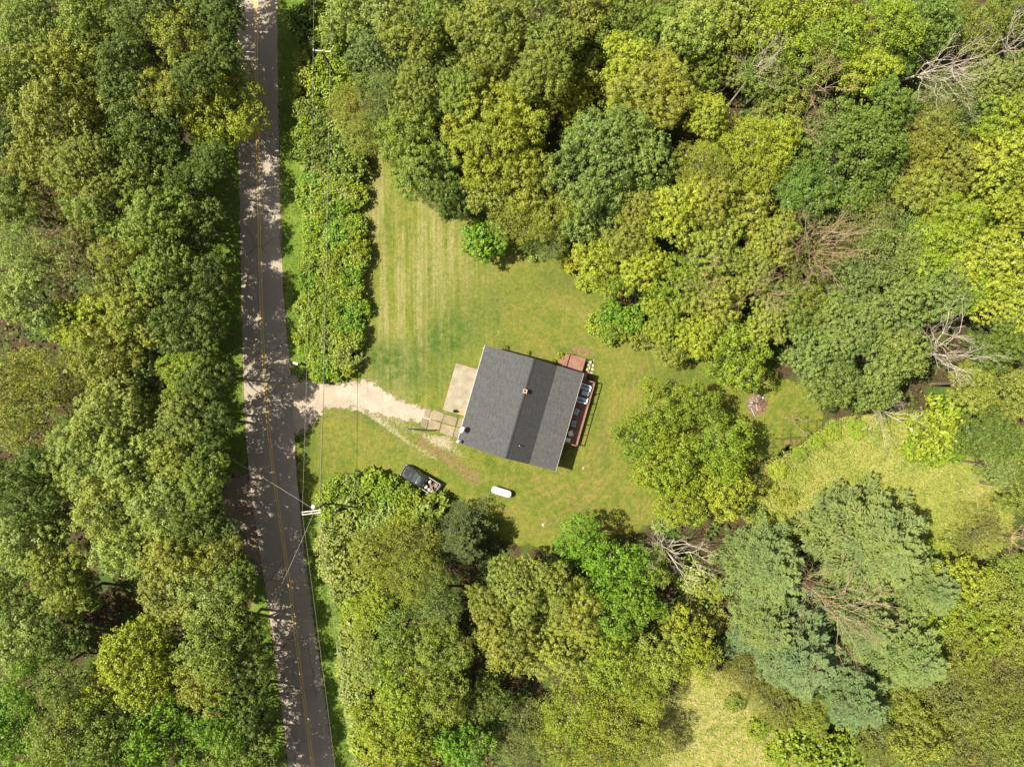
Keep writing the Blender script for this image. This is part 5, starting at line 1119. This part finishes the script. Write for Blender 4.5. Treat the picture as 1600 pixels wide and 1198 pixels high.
# narrow evergreen on the patio
pe = P(711, 642, 0.13); root = empty('potted_conifer', pe); tag(root, 'narrow dark pointed evergreen standing on the lower end of the patio', 'plant')
m = MB(); m.lathe([(0.12, 0), (0.16, 0.25), (0.13, 0.25)], (0, 0, 0), 10); m.build('pot', M_black, root)
o = copy_ob('foliage', PROTO['spruce'][0][0], root, (0.02, 0.03, 0.015)); o.scale = (0.06, 0.06, 0.07); o.location.z = 0.15

# ---- tell the pending things apart by the nearest landmark
buckets = {}
for (o, px, py, words) in PENDING:
    best = min(LAND, key=lambda l: math.hypot(l[0][0]-px, l[0][1]-py)); dx, dy = px-best[0][0], py-best[0][1]
    buckets.setdefault((words, direction(dx, dy), best[1]), []).append((math.hypot(dx, dy), o))
for (words, dr_, lm), lst in buckets.items():
    lst.sort(key=lambda q: q[0])
    for i, (d_, o) in enumerate(lst):
        o['label'] = ('%s, %s %s %s' % (words, ORD[i], dr_, lm)) if len(lst) > 1 else '%s %s %s' % (words, dr_, lm)

# ---- tall grass and undergrowth nobody could count
def scatter(poly, n, rng):
    pts = [G(*p_) for p_ in poly]; xs = [p_[0] for p_ in pts]; ys = [p_[1] for p_ in pts]
    x = rng.uniform(min(xs), max(xs), n*3); y = rng.uniform(min(ys), max(ys), n*3); ok = in_poly(x, y, pts); return x[ok][:n], y[ok][:n]
def tufts(name, polys, n, h, size, color, label, seed):
    rng = np.random.default_rng(seed); X = []; Y = []
    for pl in polys: x, y = scatter(pl, n, rng); X.append(x); Y.append(y)
    x = np.concatenate(X); y = np.concatenate(Y); k = len(x)
    c = np.stack([x, y, rng.uniform(0.1, h, k)], 1); al = np.stack([rng.normal(0, 0.5, k), rng.normal(0, 0.5, k), np.ones(k)*0.7], 1)
    tone = 0.5 + 0.5*np.sin(x*0.35+1)*np.cos(y*0.42) 
    me = np_mesh(name, leaf_verts(c, rng.normal(size=(k, 3)) + [0, 0, 0.3], size*rng.uniform(0.6, 1.4, k), 0.16, rng, al), 4, {'rnd': rng.uniform(size=k), 'tone': np.clip(tone+rng.normal(0, 0.2, k), 0, 1)})
    o = link(name, me, M_leaf); o.color = (*color, 1); tag(o, label, 'grass', kind='stuff')
tufts('tall_grass', [MEADOW1], 16000, 0.5, 0.26, (0.195, 0.225, 0.058), 'tall yellow-green grass growing over the right-hand meadow', 4)
tufts('dry_grass', [MEADOW2], 7000, 0.30, 0.22, (0.24, 0.230, 0.080), 'pale dry grass over the lower meadow', 5)
tufts('verge_tall_grass', [VERGE_R1, VERGE_R2, VERGE_L1], 5000, 0.25, 0.20, (0.100, 0.132, 0.022), 'green grass growing along the road verges', 6)
rng = np.random.default_rng(21)
nc = 5200; x = rng.uniform(-76, 76, nc); y = rng.uniform(-58, 58, nc)
bad = np.zeros(nc, bool)
ROADP = [(l[0]-10, l[1]) for l in LEFT] + [(r_[0]+6, r_[1]) for r_ in reversed(RIGHT)]
for pl in (LAWN, MEADOW1, MEADOW2, VERGE_R1, VERGE_R2, DRIVE, ROADP, VERGE_L1, [(335, 740), (420, 735), (430, 930), (340, 850)], [(150, 1010), (175, 880), (200, 880), (190, 960), (165, 1010)]): bad |= poly_sdf(x, y, [G(*p_) for p_ in pl]) > -0.8
x, y = x[~bad], y[~bad]; k = 11; m_ = len(x)
zb = rng.uniform(0.15, 1.7, m_); cx_ = np.repeat(np.stack([x, y, zb], 1), k, 0) + rng.normal(0, 1, (m_*k, 3))*[0.45, 0.45, 0.22]; cx_[:, 2] = np.abs(cx_[:, 2]) + 0.03
me = np_mesh('undergrowth', leaf_verts(cx_, unit(rng.normal(size=cx_.shape) + [0, 0, 1.0]), rng.uniform(0.14, 0.34, len(cx_)), 0.6, rng), 4, {'rnd': rng.uniform(size=len(cx_)), 'tone': np.repeat(rng.uniform(size=m_), k)})
o = link('undergrowth', me, M_leaf); o.color = (0.075, 0.110, 0.026, 1); tag(o, 'low leafy undergrowth covering the forest floor beneath the trees', 'undergrowth', kind='stuff')
